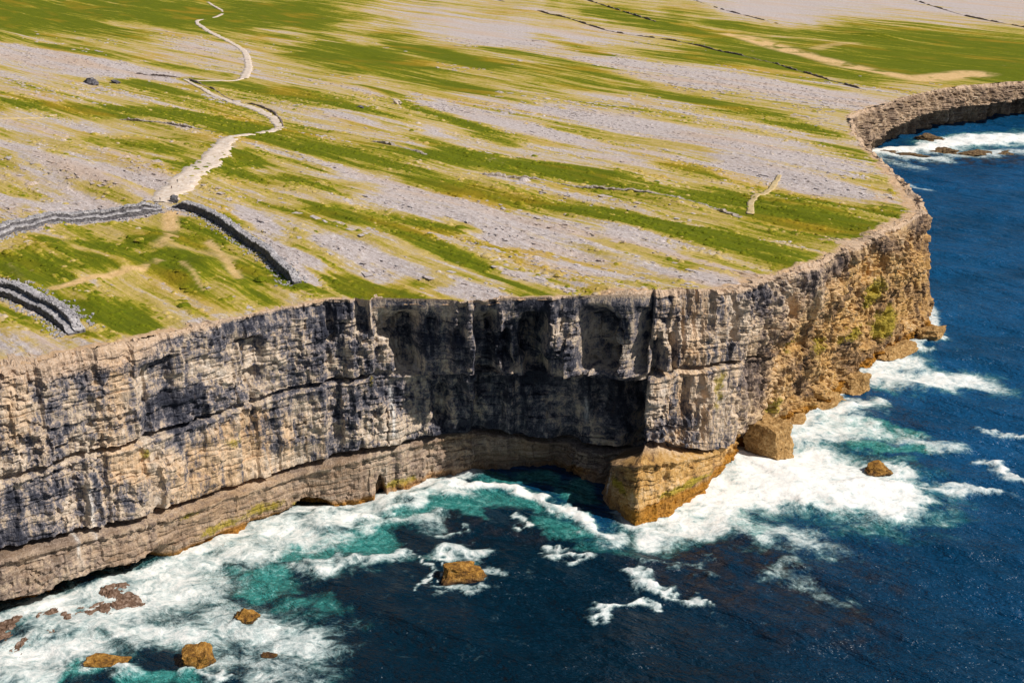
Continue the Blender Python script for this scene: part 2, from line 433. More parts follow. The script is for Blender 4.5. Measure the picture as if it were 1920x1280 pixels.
# ------------------------------------------------------------------ the coast: control columns
# (base u, base v, rim u, rim v, rim z, row of upper crack, row of lower crack, plan weights above/below cracks, extra setback)
#  plan weight 0 = under the rim, 1 = over the foot; setback in metres inland
COLS = [
    (-330, 1290, -420, 795, 76, 1030, 1165, (.45, .5, .75, .85), (0, 0, 1, 0)),
    (-150, 1225, -230, 750, 76, 968, 1102, (.45, .5, .75, .85), (0, 0, 1, 0)),
    (0, 1165, -65, 705, 76, 915, 1046, (.45, .5, .75, .85), (0, 0, 1, 0)),
    (120, 1128, 65, 688, 76, 880, 1018, (.45, .5, .75, .85), (0, 0, 1, 0)),
    (230, 1088, 180, 668, 76, 850, 992, (.45, .5, .75, .85), (0, 0, 1, 0)),
    (310, 1060, 268, 645, 76, 825, 968, (.45, .5, .75, .85), (0, 0, 1, 0)),
    (400, 1020, 360, 620, 76, 795, 942, (.45, .5, .75, .85), (0, 0, 1, 0)),
    (480, 988, 445, 600, 76, 768, 915, (.45, .5, .75, .85), (0, 0, 1, 0)),
    (560, 960, 530, 577, 76, 738, 888, (.4, .45, .7, .85), (0, 0, 1, 0)),
    (640, 955, 615, 562, 76, 716, 862, (.4, .45, .7, .85), (0, 0, 1, 0)),
    (720, 935, 700, 562, 77, 711, 845, (.4, .45, .7, .9), (0, 0, 1, 0)),
    (800, 912, 785, 564, 77, 708, 834, (.35, .4, .6, .9), (0, 2, 3, 0)),
    (870, 890, 862, 566, 77, 706, 829, (.3, .35, .5, .8), (0, 4, 5, 2)),
    (930, 876, 930, 564, 77, 705, 830, (.25, .3, .4, .6), (0, 9, 10, 8)),
    (1030, 872, 1035, 560, 77, 705, 838, (.25, .3, .4, .55), (0, 14, 16, 12)),
    (1100, 900, 1110, 557, 77, 705, 850, (.25, .3, .4, .6), (0, 16, 18, 11)),
    (1148, 955, 1196, 556, 77, 704, 868, (.2, .2, .3, .92), (0, 16, 18, 0)),
    (1190, 988, 1222, 553, 77, 704, 868, (.05, .05, .1, .9), (0, 0, 0, 0)),
    (1260, 965, 1285, 551, 77, 700, 862, (.05, .1, .15, .9), (0, 0, 0, 0)),
    (1330, 925, 1345, 549, 76.5, 692, 846, (.1, .15, .2, .9), (0, 0, 0, 0)),
    (1362, 885, 1385, 546, 75, 685, 828, (.2, .25, .3, .85), (0, 0, 1, 1)),
    (1395, 848, 1425, 533, 74.2, 675, 800, (.3, .4, .6, .7), (0, 0, 1, 3)),
    (1450, 795, 1475, 515, 73, 655, 752, (.4, .5, .7, .8), (0, 0, 0, 0)),
    (1510, 768, 1535, 502, 71, 630, 735, (.4, .5, .7, .8), (0, 0, 0, 1)),
    (1560, 745, 1590, 470, 68, 605, 705, (.4, .5, .7, .8), (0, 0, 0, 0)),
    (1600, 705, 1625, 452, 65, 580, 672, (.4, .5, .7, .8), (0, 0, 0, 0)),
    (1650, 674, 1660, 438, 62.5, 560, 640, (.4, .5, .7, .8), (0, 0, 0, 0)),
    (1700, 645, 1708, 422, 60, 535, 612, (.4, .5, .7, .8), (0, 0, 0, 0)),
    (1746, 620, 1741, 398, 57, 515, 588, (.4, .5, .7, .8), (0, 0, 0, 0)),
]
base_xy, rim_xy, rim_z, zA, zB, wts, ext = [], [], [], [], [], [], []
for ub, vb, ur, vr, zr, va, vb2, w, e in COLS:
    b = unproj(ub, vb, 0)[:2]; r = unproj(ur, vr, zr)[:2]
    base_xy.append(b); rim_xy.append(r); rim_z.append(zr); wts.append(w); ext.append(e)
    def at_w(k, row):
        Y = r[1] * (1 - w[k]) + b[1] * w[k] + e[k] * 0.8
        return z_on(Y, row)
    zA.append(0.5 * (at_w(0, va) + at_w(1, va))); zB.append(at_w(3, vb2) if 1140 < ub < 1380 else (at_w(2, vb2) if 860 < ub < 1140 else 0.5 * (at_w(2, vb2) + at_w(3, vb2))))
# left of the frame the coast runs on
b0, r0, d0 = base_xy[0], rim_xy[0], np.array([-0.80, -0.60])
for dist in (90, 400, 2500):
    base_xy.insert(0, b0 + d0 * dist); rim_xy.insert(0, r0 + d0 * dist)
    rim_z.insert(0, 76); zA.insert(0, 40); zB.insert(0, 17); wts.insert(0, wts[0]); ext.insert(0, ext[0])
# behind the headland: the hidden side, the inlet and the far cliff
for rx, ry, z, bx, by in [(197, 650, 55, 204, 640), (201, 690, 53, 208, 684), (204, 727, 51, 212, 724), (209, 790, 47, 216, 788), (216, 857, 42, 226, 858),
                          (228, 930, 40, 241, 935), (262, 985, 38.5, 268, 972), (300, 1045, 36, 305, 1032), (345, 1092, 33, 350, 1078), (385, 1120, 30, 390, 1106),
                          (423, 1148, 28, 428, 1135), (520, 1205, 25, 525, 1190), (800, 1330, 22, 805, 1315), (2600, 2000, 20, 2605, 1985), (7000, 3500, 20, 7005, 3490)]:
    rim_xy.append(np.array([rx, ry], float)); base_xy.append(np.array([bx, by], float))
    rim_z.append(z); zA.append(z * (0.78 if ry > 950 else 0.55)); zB.append(z * (0.58 if ry > 950 else 0.27))
    far = ry > 950
    wts.append((.3, .4, .6, .8)); ext.append((0, 0, 1.0, 26) if far else (0, 0, 0, 0))
base_xy, rim_xy = np.array(base_xy), np.array(rim_xy)
rim_z, zA, zB, wts, ext = map(np.array, (rim_z, zA, zB, wts, ext))
midp = 0.5 * (base_xy + rim_xy)
seg = np.hypot(*np.diff(midp, axis=0).T)
S_c = np.concatenate([[0], np.cumsum(seg)])
S_c -= S_c[3]                                              # s = 0 at the first column of the table
# sample positions along the coast
s_list = [S_c[0]]
while s_list[-1] < S_c[-1]:
    s = s_list[-1]
    x = np.interp(s, S_c, midp[:, 0]); y = np.interp(s, S_c, midp[:, 1])
    if s < S_c[2]: ds = 60
    elif s < S_c[3]: ds = 4
    elif y < 640: ds = 0.5
    elif y < 930: ds = 2.0
    elif x < 450: ds = 1.0
    elif x < 900: ds = 8
    else: ds = 120
    s_list.append(s + ds)
S = np.array(s_list)
def col(a): return np.interp(S, S_c, a)
def smooth1(a, k):
    ker = np.hanning(2 * k + 3)[1:-1]; ker /= ker.sum()
    p = np.pad(a, k, mode='edge')
    return np.convolve(p, ker, mode='valid')
fine = (S > S_c[3]) & (S < np.interp(31, np.arange(len(S_c)), S_c))
def sm(a, k=5):
    b = smooth1(a, k); return np.where(fine, b, a)
bx, by, rx, ry = (sm(col(a)) for a in (base_xy[:, 0], base_xy[:, 1], rim_xy[:, 0], rim_xy[:, 1]))
rz, cA, cB = sm(col(rim_z)), sm(col(zA), 8), sm(col(zB), 8)
W4 = [sm(col(wts[:, k]), 4) for k in range(4)]
E4 = [sm(col(ext[:, k]), 4) for k in range(4)]
mx, my = 0.5 * (bx + rx), 0.5 * (by + ry)
tx, ty = smooth1(np.gradient(mx), 14), smooth1(np.gradient(my), 14)
tl = np.hypot(tx, ty); tx /= tl; ty /= tl
NX, NY = ty, -tx                                           # seaward normal
COAST_POLY = [tuple(q) for q in np.stack([rx, ry], 1)[::2]] + [(7000, 9000), (-9000, 9000), (-9000, -2500)]
RIM = np.stack([rx, ry], 1)

# wobble of the cracks along the cliff
cA = cA + 0.5 * fbm(S / 25, S * 0, octv=3, seed=41)
cB = cB + 0.35 * fbm(S / 18, S * 0, octv=3, seed=43)

# rows: beds in three tiers, two close rows at every bedding plane
def tier_rows(lo, hi, mean, seed):
    r = np.random.default_rng(seed); n = max(2, int((hi - lo) / mean)); c = np.cumsum(r.uniform(0.5, 1.6, n)); c = np.concatenate([[0], c / c[-1]])
    return c
rows, bed = [], []                                        # (tier, fraction) and bed number
nb = 0
for tier, (hgt, mean, seed) in enumerate(((20, 1.7, 1), (24, 1.9, 2), (36, 2.1, 3))):
    c = tier_rows(0, hgt, mean, seed)
    for k in range(len(c) - 1):
        a, b_ = c[k], c[k + 1]
        eps = 0.06 / hgt
        m_ = max(2, int(round((b_ - a) * hgt / 0.6)))
        for q in np.linspace(a + eps, b_ - eps, m_ + 1):
            rows.append((tier, q)); bed.append(nb)
        nb += 1
rows = np.array(rows); bed = np.array(bed)
bed_edge = np.concatenate([[True], bed[1:] != bed[:-1]]) | np.concatenate([bed[1:] != bed[:-1], [True]])
tier = rows[:, 0].astype(int); frac = rows[:, 1]
lev = [np.full_like(S, 0.0), cB, cA, rz]
Zg = np.empty((len(rows), len(S)))
Wg = np.empty_like(Zg); Eg = np.empty_like(Zg)
one, nul = np.ones_like(S), np.zeros_like(S)
EB = 28.0 * ss(940, 990, my)
for i in range(len(rows)):
    t, q = tier[i], frac[i]
    lo = [-5.0 + nul, cB, cA][t]; hi = [cB, cA, rz][t]
    Zg[i] = lo + (hi - lo) * q
    wa, wb = [(one, W4[3]), (W4[2], W4[1]), (W4[0], nul)][t]
    ea, eb = [(EB, E4[3]), (E4[2], E4[1]), (E4[0], nul)][t]
    sft = q * q * (3 - 2 * q) if t == 0 else q
    Wg[i] = wa + (wb - wa) * sft; Eg[i] = ea + (eb - ea) * (q if t else sft)
SG = np.broadcast_to(S, Zg.shape)
# seaward relief
near = (np.broadcast_to(my, Zg.shape) < 900)
amp = np.where(near, 1.0, 1.7)
D = 1.2 * fbm(SG / 20, Zg / 90, octv=3, seed=11) + 0.8 * (1 - 2 * np.abs(fbm(SG / 9, Zg / 45, octv=2, seed=13))) 
D += 0.5 * fbm(SG / 5.5, Zg / 14, octv=3, seed=15)
bi = bed[:, None] + np.zeros_like(SG)
bw = 2.5 + 6.5 * h3(bi, bi * 0, bi * 0, 21)
jit = h3(bi, bi * 0 + 3, bi * 0, 22) * 9
cell = np.floor((SG + 0.8 * vn(SG / 3, Zg / 2, seed=9)) / bw + jit)
blk = h3(bi, cell, bi * 0, 23) - 0.5
cell2 = np.floor((SG + jit * 5) / 17.0 + 0.35 * vn(SG / 6, Zg / 11, seed=29)); bg2 = np.floor(bi / 4.0)
blk2 = h3(bg2, cell2, bi * 0, 27) - 0.5
cell3 = np.floor((SG + 0.5 * vn(SG / 2, Zg / 3, seed=39)) / (3.0 + 3 * h3(np.floor(bi / 6), bi * 0, bi * 0, 35))); blk3 = h3(np.floor(bi / 6), cell3, bi * 0, 33) - 0.5
cs = np.floor((SG + 0.7 * vn(SG / 2.5, Zg / 2.5, seed=65)) / 1.9); cz = np.floor((Zg + 0.5 * vn(SG / 3, Zg / 2, seed=66)) / 1.5 + 0.5 * h3(cs, cs * 0, cs * 0, 67))
blk4 = h3(cs, cz, cs * 0, 68) - 0.5
rough_z = ss(-0.25, 0.35, fbm(SG / 26, Zg / 16, octv=3, seed=69))          # broken ground between smooth slabs
D += 0.4 * blk + 0.8 * blk2 + 1.5 * blk3 + (0.25 + 1.5 * rough_z) * blk4
vj = vn((SG + 0.9 * vn(SG / 4, Zg / 7, seed=58)) / 3.4, Zg / 38, seed=59)
D -= 1.6 * ss(0.25, 0.6, vj)
um0 = 960 + F_PX * mx / (my * CP + (CAM_H - rz * 0.5) * SP)
bayw = (ss(640, 740, um0) * (1 - ss(1235, 1260, um0)) * (my < 470))[None]
rid = vn((SG + 1.5 * vn(SG / 8, Zg / 9, seed=18)) / 8.5, Zg / 70, seed=19)
D -= bayw * 4.0 * ss(0.05, 0.5, rid) * ss(0.5, 1.0, 1.35 - np.abs(Zg / rz[None] - 0.55))
slab = vn(np.floor(SG / 6 + 0.6 * vn(SG / 9, Zg / 8, seed=37)), np.floor(Zg / 7 + 0.5 * vn(SG / 12, Zg / 9, seed=38)) * 1.7, seed=36)
D += 0.5 * slab
D += 2.2 * (ss(1400, 1450, um0) * (my < 640))[None] * np.round(1.6 * fbm(SG / 24, Zg / 13, octv=3, seed=73)) * 0.7
D += 3.5 * (np.exp(-((um0 - 1530) / 50) ** 2) * (my < 640))[None] * (1 - ss(9, 12, Zg))
foot = (ss(1120, 1140, um0) * (1 - ss(1375, 1400, um0)) * (my < 480))[None] * (Zg < cB[None] - 0.2)
D *= 1 - 0.5 * foot
D *= 1 - 0.35 * (Zg < cB[None]) * (um0 < 1000)[None]
D += 0.35 * fbm(SG / 1.6, Zg / 1.6, octv=2, seed=31)
D -= 0.4 * bed_edge[:, None] * ss(-0.3, 0.4, fbm(SG / 15, bi * 1.7, octv=2, seed=34))
D *= amp
# slots at the two cracks
dA = Zg - cA[None]; dB = Zg - cB[None]
gate = (my < 475)[None] * 1.0
slotA = (ss(-0.15, 0.1, dA) * (1 - ss(1.3, 1.9, dA))) * (0.6 + 0.4 * ss(-0.5, 0.1, fbm(SG / 30, SG * 0, octv=2, seed=47))) * gate
slotB = (ss(-0.15, 0.1, dB) * (1 - ss(1.5, 2.2, dB))) * gate
D = D * (1 - slotA) - 5.5 * slotA
D = D * (1 - slotB) - 7.5 * slotB
D += gate * (1.2 * np.exp(-((dB + 1.0) / 1.0) ** 2) + 0.6 * np.exp(-((dA + 0.8) / 0.8) ** 2))
# undercut where the swell works at the foot
D -= 2.5 * np.exp(-((Zg - 0.5) / 1.6) ** 2) * ss(-0.2, 0.5, fbm(SG / 22, SG * 0, octv=2, seed=51))
# chimneys and re-entrants (rim u, width m, depth m, lower and upper fraction of the upper tier)
def s_at_u(u):
    zz = (rz + cA) / 2
    dep = my * CP - (zz - CAM_H) * SP
    uu = 960 + F_PX * mx / dep
    ok = fine
    return np.interp(u, uu[ok], S[ok])
for u, wd, dp, f0, f1 in [(735, 7, 4, .5, .95), (768, 9, 8, .05, .96), (690, 4, 4, .6, .97), (915, 8, 10, .0, .97), (950, 4, 5, .1, .6), (1003, 7, 9, .0, .8), (870, 3, 4, .5, .95), (1105, 9, 10, .12, .97), (1125, 6, 5, .1, .4),
                          (1182, 8, 9, .1, .85), (1225, 5, 6, .0, .45), (1380, 4, 5, .3, .85), (1260, 3, 4, .0, .5), (620, 3, 3, .5, .95), (480, 8, 4, .2, .75), (300, 13, 3.5, .05, .8), (1480, 7, 4, .4, .9), (1640, 4, 4, .4, .9), (1690, 5, 4, .3, .95)]:
    sc = s_at_u(u)
    up = (Zg - cA[None]) / (rz - cA)[None]
    g = 1 - ss(wd * 0.25, wd * 0.68, np.abs(SG - sc + 1.2 * vn(Zg / 5, Zg * 0, seed=int(u))))
    D -= dp * g * ss(f0 - 0.06, f0 + 0.06, up) * (1 - ss(f1 - 0.02, f1 + 0.03, up))
for u, wd, dp, f0, f1 in [(835, 7, 5, .2, .8), (930, 10, 5, .0, .9), (1130, 6, 6, .0, .9), (1300, 3, 4, .45, .95), (1335, 3, 3.5, .2, .8)]:
    sc = s_at_u(u); up = (Zg - cB[None]) / (cA - cB)[None]
    g = 1 - ss(wd * 0.3, wd * 0.65, np.abs(SG - sc + 1.0 * vn(Zg / 4, Zg * 0, seed=int(u))))
    D -= dp * g * ss(f0 - 0.08, f0 + 0.08, up) * (1 - ss(f1 - 0.08, f1 + 0.04, up))
lf = (1 - ss(250, 330, um0)) * (um0 > -400)
D -= 12.0 * lf[None] * ss(-1.5, 0.5, Zg) * (1 - ss(4.6, 6.2, Zg + 1.2 * vn(SG / 7, SG * 0, seed=62)))
# sea caves in the foot (base u, width, depth, top z)
def s_at_base(u):
    ub = 960 + F_PX * bx / (by * CP + CAM_H * SP)
    return np.interp(u, ub[fine], S[fine])
for u, wd, dp, top in [(1396, 11, 16, 10), (1522, 10, 8, 9), (715, 4, 6, 9), (585, 16, 6, 5)]:
    sc = s_at_base(u)
    q = np.sqrt(((SG - sc) / (wd / 2)) ** 2 + (np.maximum(Zg, 0) / top) ** 2)
    D -= dp * (1 - ss(0.75, 1.05, q))
# top: slightly rounded, ragged
top_f = ss(0.93, 1.0, (Zg / rz[None]))
D = np.where(D < -1.8, D + (-1.8 - D) * ss(0.86, 0.97, Zg / rz[None]), D)
D -= 0.8 * top_f
PX = rx[None] * (1 - Wg) + bx[None] * Wg - NX[None] * Eg + NX[None] * D
PY = ry[None] * (1 - Wg) + by[None] * Wg - NY[None] * Eg + NY[None] * D
# bare rim running inland over the turf
rim_rows = np.array([0.35, 0.9, 1.7, 2.7, 4.0, 5.5, 7.5, 10.0, 13.0])
width_f = np.clip(0.52 + 0.75 * fbm(S / 16, S * 0, octv=4, seed=61, gain=.65), 0.22, 1.5) * (1 - 0.5 * ss(640, 760, my))
RX, RY, RZ = [], [], []
for k, d in enumerate(rim_rows):
    dd = d * width_f
    f = 1 - ss(0, 9, dd)
    X = PX[-1] * f + rx * (1 - f) - NX * dd; Y = PY[-1] * f + ry * (1 - f) - NY * dd
    zl = z_land(X, Y)
    lift = 0.5 - 0.9 * (k / (len(rim_rows) - 1.0)) ** 1.5 + 0.8 * (h3(np.floor(S / 2.2 + k * 0.7), np.full_like(S, k // 2), S * 0, 71) - 0.5)
    if k == len(rim_rows) - 1: lift = np.full_like(S, -1.2)
    blend = ss(-1, 4, np.full_like(S, d))
    RX.append(X); RY.append(Y); RZ.append((rz + 0.25 * blk[-1]) * (1 - blend) + (zl + lift) * blend)
PX = np.vstack([PX, RX]); PY = np.vstack([PY, RY]); PZ = np.vstack([Zg + 0.10 * fbm(SG / 3, Zg / 3, octv=2, seed=77), RZ])
NRIM = len(rim_rows)
# colour zones of the rock (the stone's own, plus shade painted into the bay)
u_mid = 960 + F_PX * mx / (my * CP + (CAM_H - rz * 0.5) * SP)
U = np.broadcast_to(u_mid, PX.shape)
SGa = np.vstack([SG, np.broadcast_to(S, (NRIM, len(S)))])
ZZ = PZ
upf = PZ / np.broadcast_to(rz, PX.shape)
gold = ss(1340, 1500, U) * (1 - 0.65 * ss(0.55, 0.9, upf) * (1 - ss(1500, 1600, U))) * (1 - 0.3 * ss(.8, .95, upf))
gold = np.maximum(gold, 1.25 * ss(1120, 1150, U) * np.vstack([(Zg < cB[None]) * 1.0, np.zeros((NRIM, len(S)))]) * (U < 1400))
gold = np.where(np.broadcast_to(my, PX.shape) > 900, 0.35, gold)
lowt = np.vstack([1 - ss(-0.3, 0.6, dB), np.zeros((NRIM, len(S)))]) * (1 - ss(1150, 1200, U)) + 0.0
lowt = np.where(np.broadcast_to(my, PX.shape) > 900, 0.75, lowt)
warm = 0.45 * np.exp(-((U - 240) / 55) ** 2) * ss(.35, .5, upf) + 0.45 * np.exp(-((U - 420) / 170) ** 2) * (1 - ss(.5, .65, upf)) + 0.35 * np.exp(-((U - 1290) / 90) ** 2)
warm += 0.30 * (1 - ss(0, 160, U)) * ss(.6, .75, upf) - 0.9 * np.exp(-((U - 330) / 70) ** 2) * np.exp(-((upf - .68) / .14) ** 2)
warm -= 0.25 * np.exp(-((U - 60) / 120) ** 2) * (1 - ss(.5, .6, upf)) + 0.75 * np.exp(-((U - 970) / 180) ** 2) * (1 - 0.55 * ss(.58, .62, upf)) + 0.2 * np.exp(-((U - 560) / 70) ** 2) * np.exp(-((upf - .75) / .2) ** 2)  # the bay term darkens the rock to paint in its shadow
lich = np.zeros_like(PX)
def blob(u, su, z, sz, k):
    global lich
    lich = np.maximum(lich, k * (np.broadcast_to(my, PX.shape) < 640) * np.exp(-((U - u) / su) ** 2 - ((ZZ - z) / sz) ** 2))
for a in [(1640, 26, 36, 9, 1.25), (1668, 24, 17, 10, 1.25), (1600, 30, 26, 5, .9), (1540, 30, 30, 6, .8), (1480, 22, 40, 10, .8), (1450, 25, 14, 10, .8), (1175, 25, 10, 3, 1.0), (1350, 10, 40, 14, .8), (440, 40, 33, 4, .7), (275, 18, 40, 3, .8),
          (340, 35, 14, 2.0, .8), (480, 60, 6, 3, .9), (740, 50, 4, 3, .9), (1290, 60, 8, 2.2, 1.2), (400, 70, 5, 2.5, .9), (560, 40, 4, 2, .7), (700, 10, 46, 5, .6)]:
    blob(*a)
wet = np.where((U > 1120) & (U < 1400), 1 - ss(3.0, 10.0, ZZ), 1 - ss(2.0, 7.5, ZZ)) * (0.5 + 0.5 * ss(1180, 1230, U)) * np.where(np.broadcast_to(my, PX.shape) > 640, 0.3, 1.0) + 0.25 * (1 - ss(1, 4, ZZ)) * (U < 700)
rimw = np.vstack([ss(-2.5, 0.3, Zg - rz[None]) * 0.75, np.ones((NRIM, len(S)))])
rimw = np.maximum(rimw, 0.62 * ss(-9, -2, PZ - np.broadcast_to(rz, PX.shape)) * (1 - ss(250, 460, U)))
lime = np.zeros_like(PX)
for u, su, z0, z1 in ((738, 3.5, 24, 44), (165, 3.5, 18, 35), (131, 3.0, 13, 22), (1150, 3.5, 3, 11), (1070, 3, 22, 32)):
    lime = np.maximum(lime, np.exp(-((U - u) / su) ** 2) * ss(z0 - 2, z0 + 2, ZZ) * (1 - ss(z1 - 4, z1 + 2, ZZ)))
DD = np.vstack([D, np.zeros((NRIM, len(S)))])
cc = np.stack([SGa, DD, ZZ], -1).reshape(-1, 3)
V = np.stack([PX, PY, PZ], -1).reshape(-1, 3)
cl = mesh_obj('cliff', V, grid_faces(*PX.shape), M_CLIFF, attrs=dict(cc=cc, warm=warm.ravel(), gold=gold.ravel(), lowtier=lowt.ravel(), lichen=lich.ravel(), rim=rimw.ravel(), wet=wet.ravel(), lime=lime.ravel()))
tag(cl, kind='structure')

# ------------------------------------------------------------------ the plateau
for u, v, ra, rc, an, hh in [(300, 450, 14, 8, -0.8, 1.8), (352, 520, 8, 4, -0.9, 2.6), (200, 500, 16, 7, -0.5, 1.6), (120, 575, 12, 6, -0.6, -1.0), (390, 500, 7, 5, -.9, 1.8), (100, 470, 14, 8, -.5, 1.6), (430, 540, 8, 5, -.9, 1.0), (230, 580, 12, 6, -.7, -1.0),
                             (1650, 70, 30, 9, -0.8, 4.0), (1560, 130, 40, 12, -0.7, 3.0), (700, 110, 40, 10, -0.85, -2.5), (480, 300, 25, 9, -.8, -2.0)]:
    P = on_land(u, v)
    MOUNDS.append((P[0], P[1], ra, rc, an, hh))
xs = np.concatenate([-9000 + np.cumsum(np.linspace(900, 260, 14)), []])
xs = np.concatenate([[-9000, -6000, -4000, -2500, -1600, -1100, -850], np.arange(-700, -340, 4.0), np.arange(-340, 270, 1.35), np.arange(270, 620, 3.5), [640, 700, 800, 1000, 1400, 2000, 3000, 5000, 7000]])
ys = [-2600, -1500, -700, -300, 0, 100, 180, 240]
y = 280.0
while y < 1480:
    ys.append(y); y += 0.85 * (y / 400) ** 1.25 if y > 330 else 2.0
ys = np.array(ys + [1500, 1560, 1650, 1800, 2100, 2600, 3400, 4800, 6500, 9000])
GX, GY = np.meshgrid(xs, ys)
dist = np.full(GX.shape, 1e9)
for i in range(0, len(RIM) - 4, 4):
    P, Q = RIM[i], RIM[i + 4]
    m_ = (np.abs(GX - (P[0] + Q[0]) / 2) < 45 + abs(P[0] - Q[0])) & (np.abs(GY - (P[1] + Q[1]) / 2) < 45 + abs(P[1] - Q[1]))
    if m_.any():
        d, _ = seg_dist(GX[m_], GY[m_], P, Q); dist[m_] = np.minimum(dist[m_], d)
inn = inside(GX, GY, COAST_POLY)
okv = inn & (dist > 2.2)
keep = okv[:-1, :-1] & okv[1:, :-1] & okv[:-1, 1:] & okv[1:, 1:]
GZ = z_land(GX, GY)
GREEN = [(600, 88, 860, 165, 20), (560, 100, 700, 135, 15), (760, 85, 910, 125, 9), (540, 165, 740, 235, 12, .8), (700, 165, 960, 265, 8, .9), (390, 150, 600, 190, 13), (250, 208, 500, 245, 13), (0, 190, 250, 215, 10), (100, 85, 230, 110, 10, .8),
         (290, 118, 400, 140, 7), (-50, 15, 330, 25, 40, 1.25), (130, 5, 480, 15, 22, 1.0), (390, 315, 640, 350, 17), (440, 290, 480, 330, 20), (820, 290, 1110, 325, 9, .9), (560, 275, 860, 340, 8, .8), (840, 340, 1160, 410, 14), (1090, 390, 1330, 440, 15),
         (1300, 440, 1500, 495, 17, .9), (620, 395, 820, 420, 11), (680, 405, 900, 490, 11, .8), (860, 480, 980, 548, 10, .7), (590, 508, 720, 540, 15), (680, 545, 800, 550, 6), (1010, 505, 1100, 545, 5), (1420, 368, 1620, 390, 20, .85), (1440, 395, 1660, 432, 14, .8),
         (1060, 240, 1330, 330, 8, .7), (1200, 165, 1500, 240, 7, .6), (1440, 215, 1560, 260, 8, .7), (1540, 270, 1690, 318, 9, .7), (1000, 60, 1130, 105, 6, .7), (1500, 105, 1960, 135, 30, 1.2), (1640, 65, 1960, 95, 22, 1.1), (1290, 25, 1430, 60, 14, 1.0), (1060, 8, 1300, 60, 13, 1.0), (1300, 60, 1620, 150, 10, .9),
         (20, 490, 170, 515, 26), (140, 470, 300, 448, 14), (325, 490, 395, 545, 17), (130, 570, 250, 598, 20), (-20, 585, 80, 600, 12, .8), (500, 490, 552, 530, 7, .7), (0, 300, 330, 260, 10, .4), (1400, 470, 1480, 510, 9, .6), (330, 400, 410, 450, 6, .5), (0, 335, 110, 380, 9, .5), (1400, 130, 1560, 165, 6, .6), (200, 260, 330, 280, 16, .55), (20, 560, 110, 560, 6, .7)]
YEL = [(880, 300, 1300, 370, 14), (1150, 330, 1500, 420, 14), (760, 240, 900, 300, 10), (700, 70, 1100, 160, 18), (300, 430, 520, 530, 30), (1500, 430, 1660, 450, 20), (60, 620, 260, 625, 10), (250, 150, 500, 230, 14), (520, 20, 760, 120, 14), (1300, 480, 1480, 530, 10), (1000, 470, 1250, 500, 12), (920, 90, 1400, 210, 10), (450, 255, 750, 300, 14)]
BARE = [(-20, 90, 170, 125, 20), (160, 128, 330, 142, 10), (-20, 268, 170, 330, 20), (180, 312, 300, 345, 12), (-20, 372, 200, 400, 14), (500, 318, 620, 330, 7), (650, 340, 1000, 430, 24), (900, 425, 1130, 500, 18), (840, 530, 950, 556, 14), (590, 440, 720, 500, 24), (430, 385, 570, 515, 15, 1.2), (800, 190, 1200, 290, 10),
        (1050, 205, 1560, 315, 13), (740, 20, 960, 70, 24), (1150, 115, 1330, 160, 18), (1290, 130, 1580, 190, 18), (1480, 0, 1960, 18, 16, 1.2), (1250, 15, 1480, 35, 10, .8), (640, 215, 800, 245, 9), (1380, 300, 1640, 370, 14, .9), (980, 505, 1080, 530, 9), (1150, 440, 1420, 520, 8), (1100, 480, 1400, 535, 10, .7), (620, 60, 700, 85, 10), (230, 40, 400, 90, 14, .8), (560, 60, 760, 40, 10, .7), (240, 415, 330, 385, 8, .6)]
SAND = [(1375, 65, 1500, 97, 6), (1490, 95, 1600, 125, 6), (1590, 122, 1730, 152, 5), (1750, 148, 1820, 138, 9, 1.2), (100, 546, 190, 526, 4), (190, 526, 300, 498, 4), (300, 470, 330, 440, 10, .7), (390, 450, 450, 520, 8, .8), (20, 500, 45, 540, 3, .6), (318, 400, 322, 440, 12), (345, 500, 390, 545, 1.5, .6), (1530, 90, 1600, 82, 3, .5), (300, 465, 430, 480, 6, .5)]
ga, gc = along(GX, GY)
wa = 14 * fbm(ga / 70, gc / 8, octv=3, seed=91); wc = 2.6 * fbm(ga / 75, gc / 9, octv=3, seed=93) + 0.9 * fbm(ga / 24, gc / 4, octv=2, seed=95)
HX, HY = GX + ST[0] * wa + SN[0] * wc, GY + ST[1] * wa + SN[1] * wc
turf = soft(HX, HY, GREEN, on_land) * 1.0 + 0.10 + 0.7 * soft(HX, HY, YEL, on_land) - 0.85 * soft(HX, HY, BARE, on_land)
sand = soft(0.85 * GX + 0.15 * HX, 0.85 * GY + 0.15 * HY, SAND, on_land, 0.5, 1.5)
# the ground inside the ramparts is turf
FORT = [on_land(*q)[:2] for q in [(-300, 470), (0, 455), (110, 428), (210, 412), (300, 402), (380, 415), (440, 450), (500, 490), (560, 535), (520, 560), (380, 590), (250, 625), (160, 640), (0, 625), (-300, 680)]]
fin = inside(GX, GY, FORT)
turf = np.where(fin, np.maximum(turf + 0.1, 0.42), turf)
q = GX * 0.6 + GY * 0.8
edge = np.where(inn, (1 - ss(2, 12, dist)) * (1 - 0.4 * ss(700, 800, q)), 0) + 0.5 * (1 - ss(8, 34, dist)) * ss(520, 600, q) * (1 - ss(640, 720, q))
verts, faces, at = compact(np.stack([GX, GY, GZ], -1).reshape(-1, 3), grid_faces(*GX.shape, keep), dict(turf=turf.ravel(), sand=sand.ravel(), edge=edge.ravel()))
pl = mesh_obj('plateau', verts, faces, M_LAND, smooth=True, attrs=at)
tag(pl, kind='structure')

TURF_GRID = (xs.copy(), ys.copy(), turf.copy(), edge.copy(), dist.copy(), inn.copy(), sand.copy())
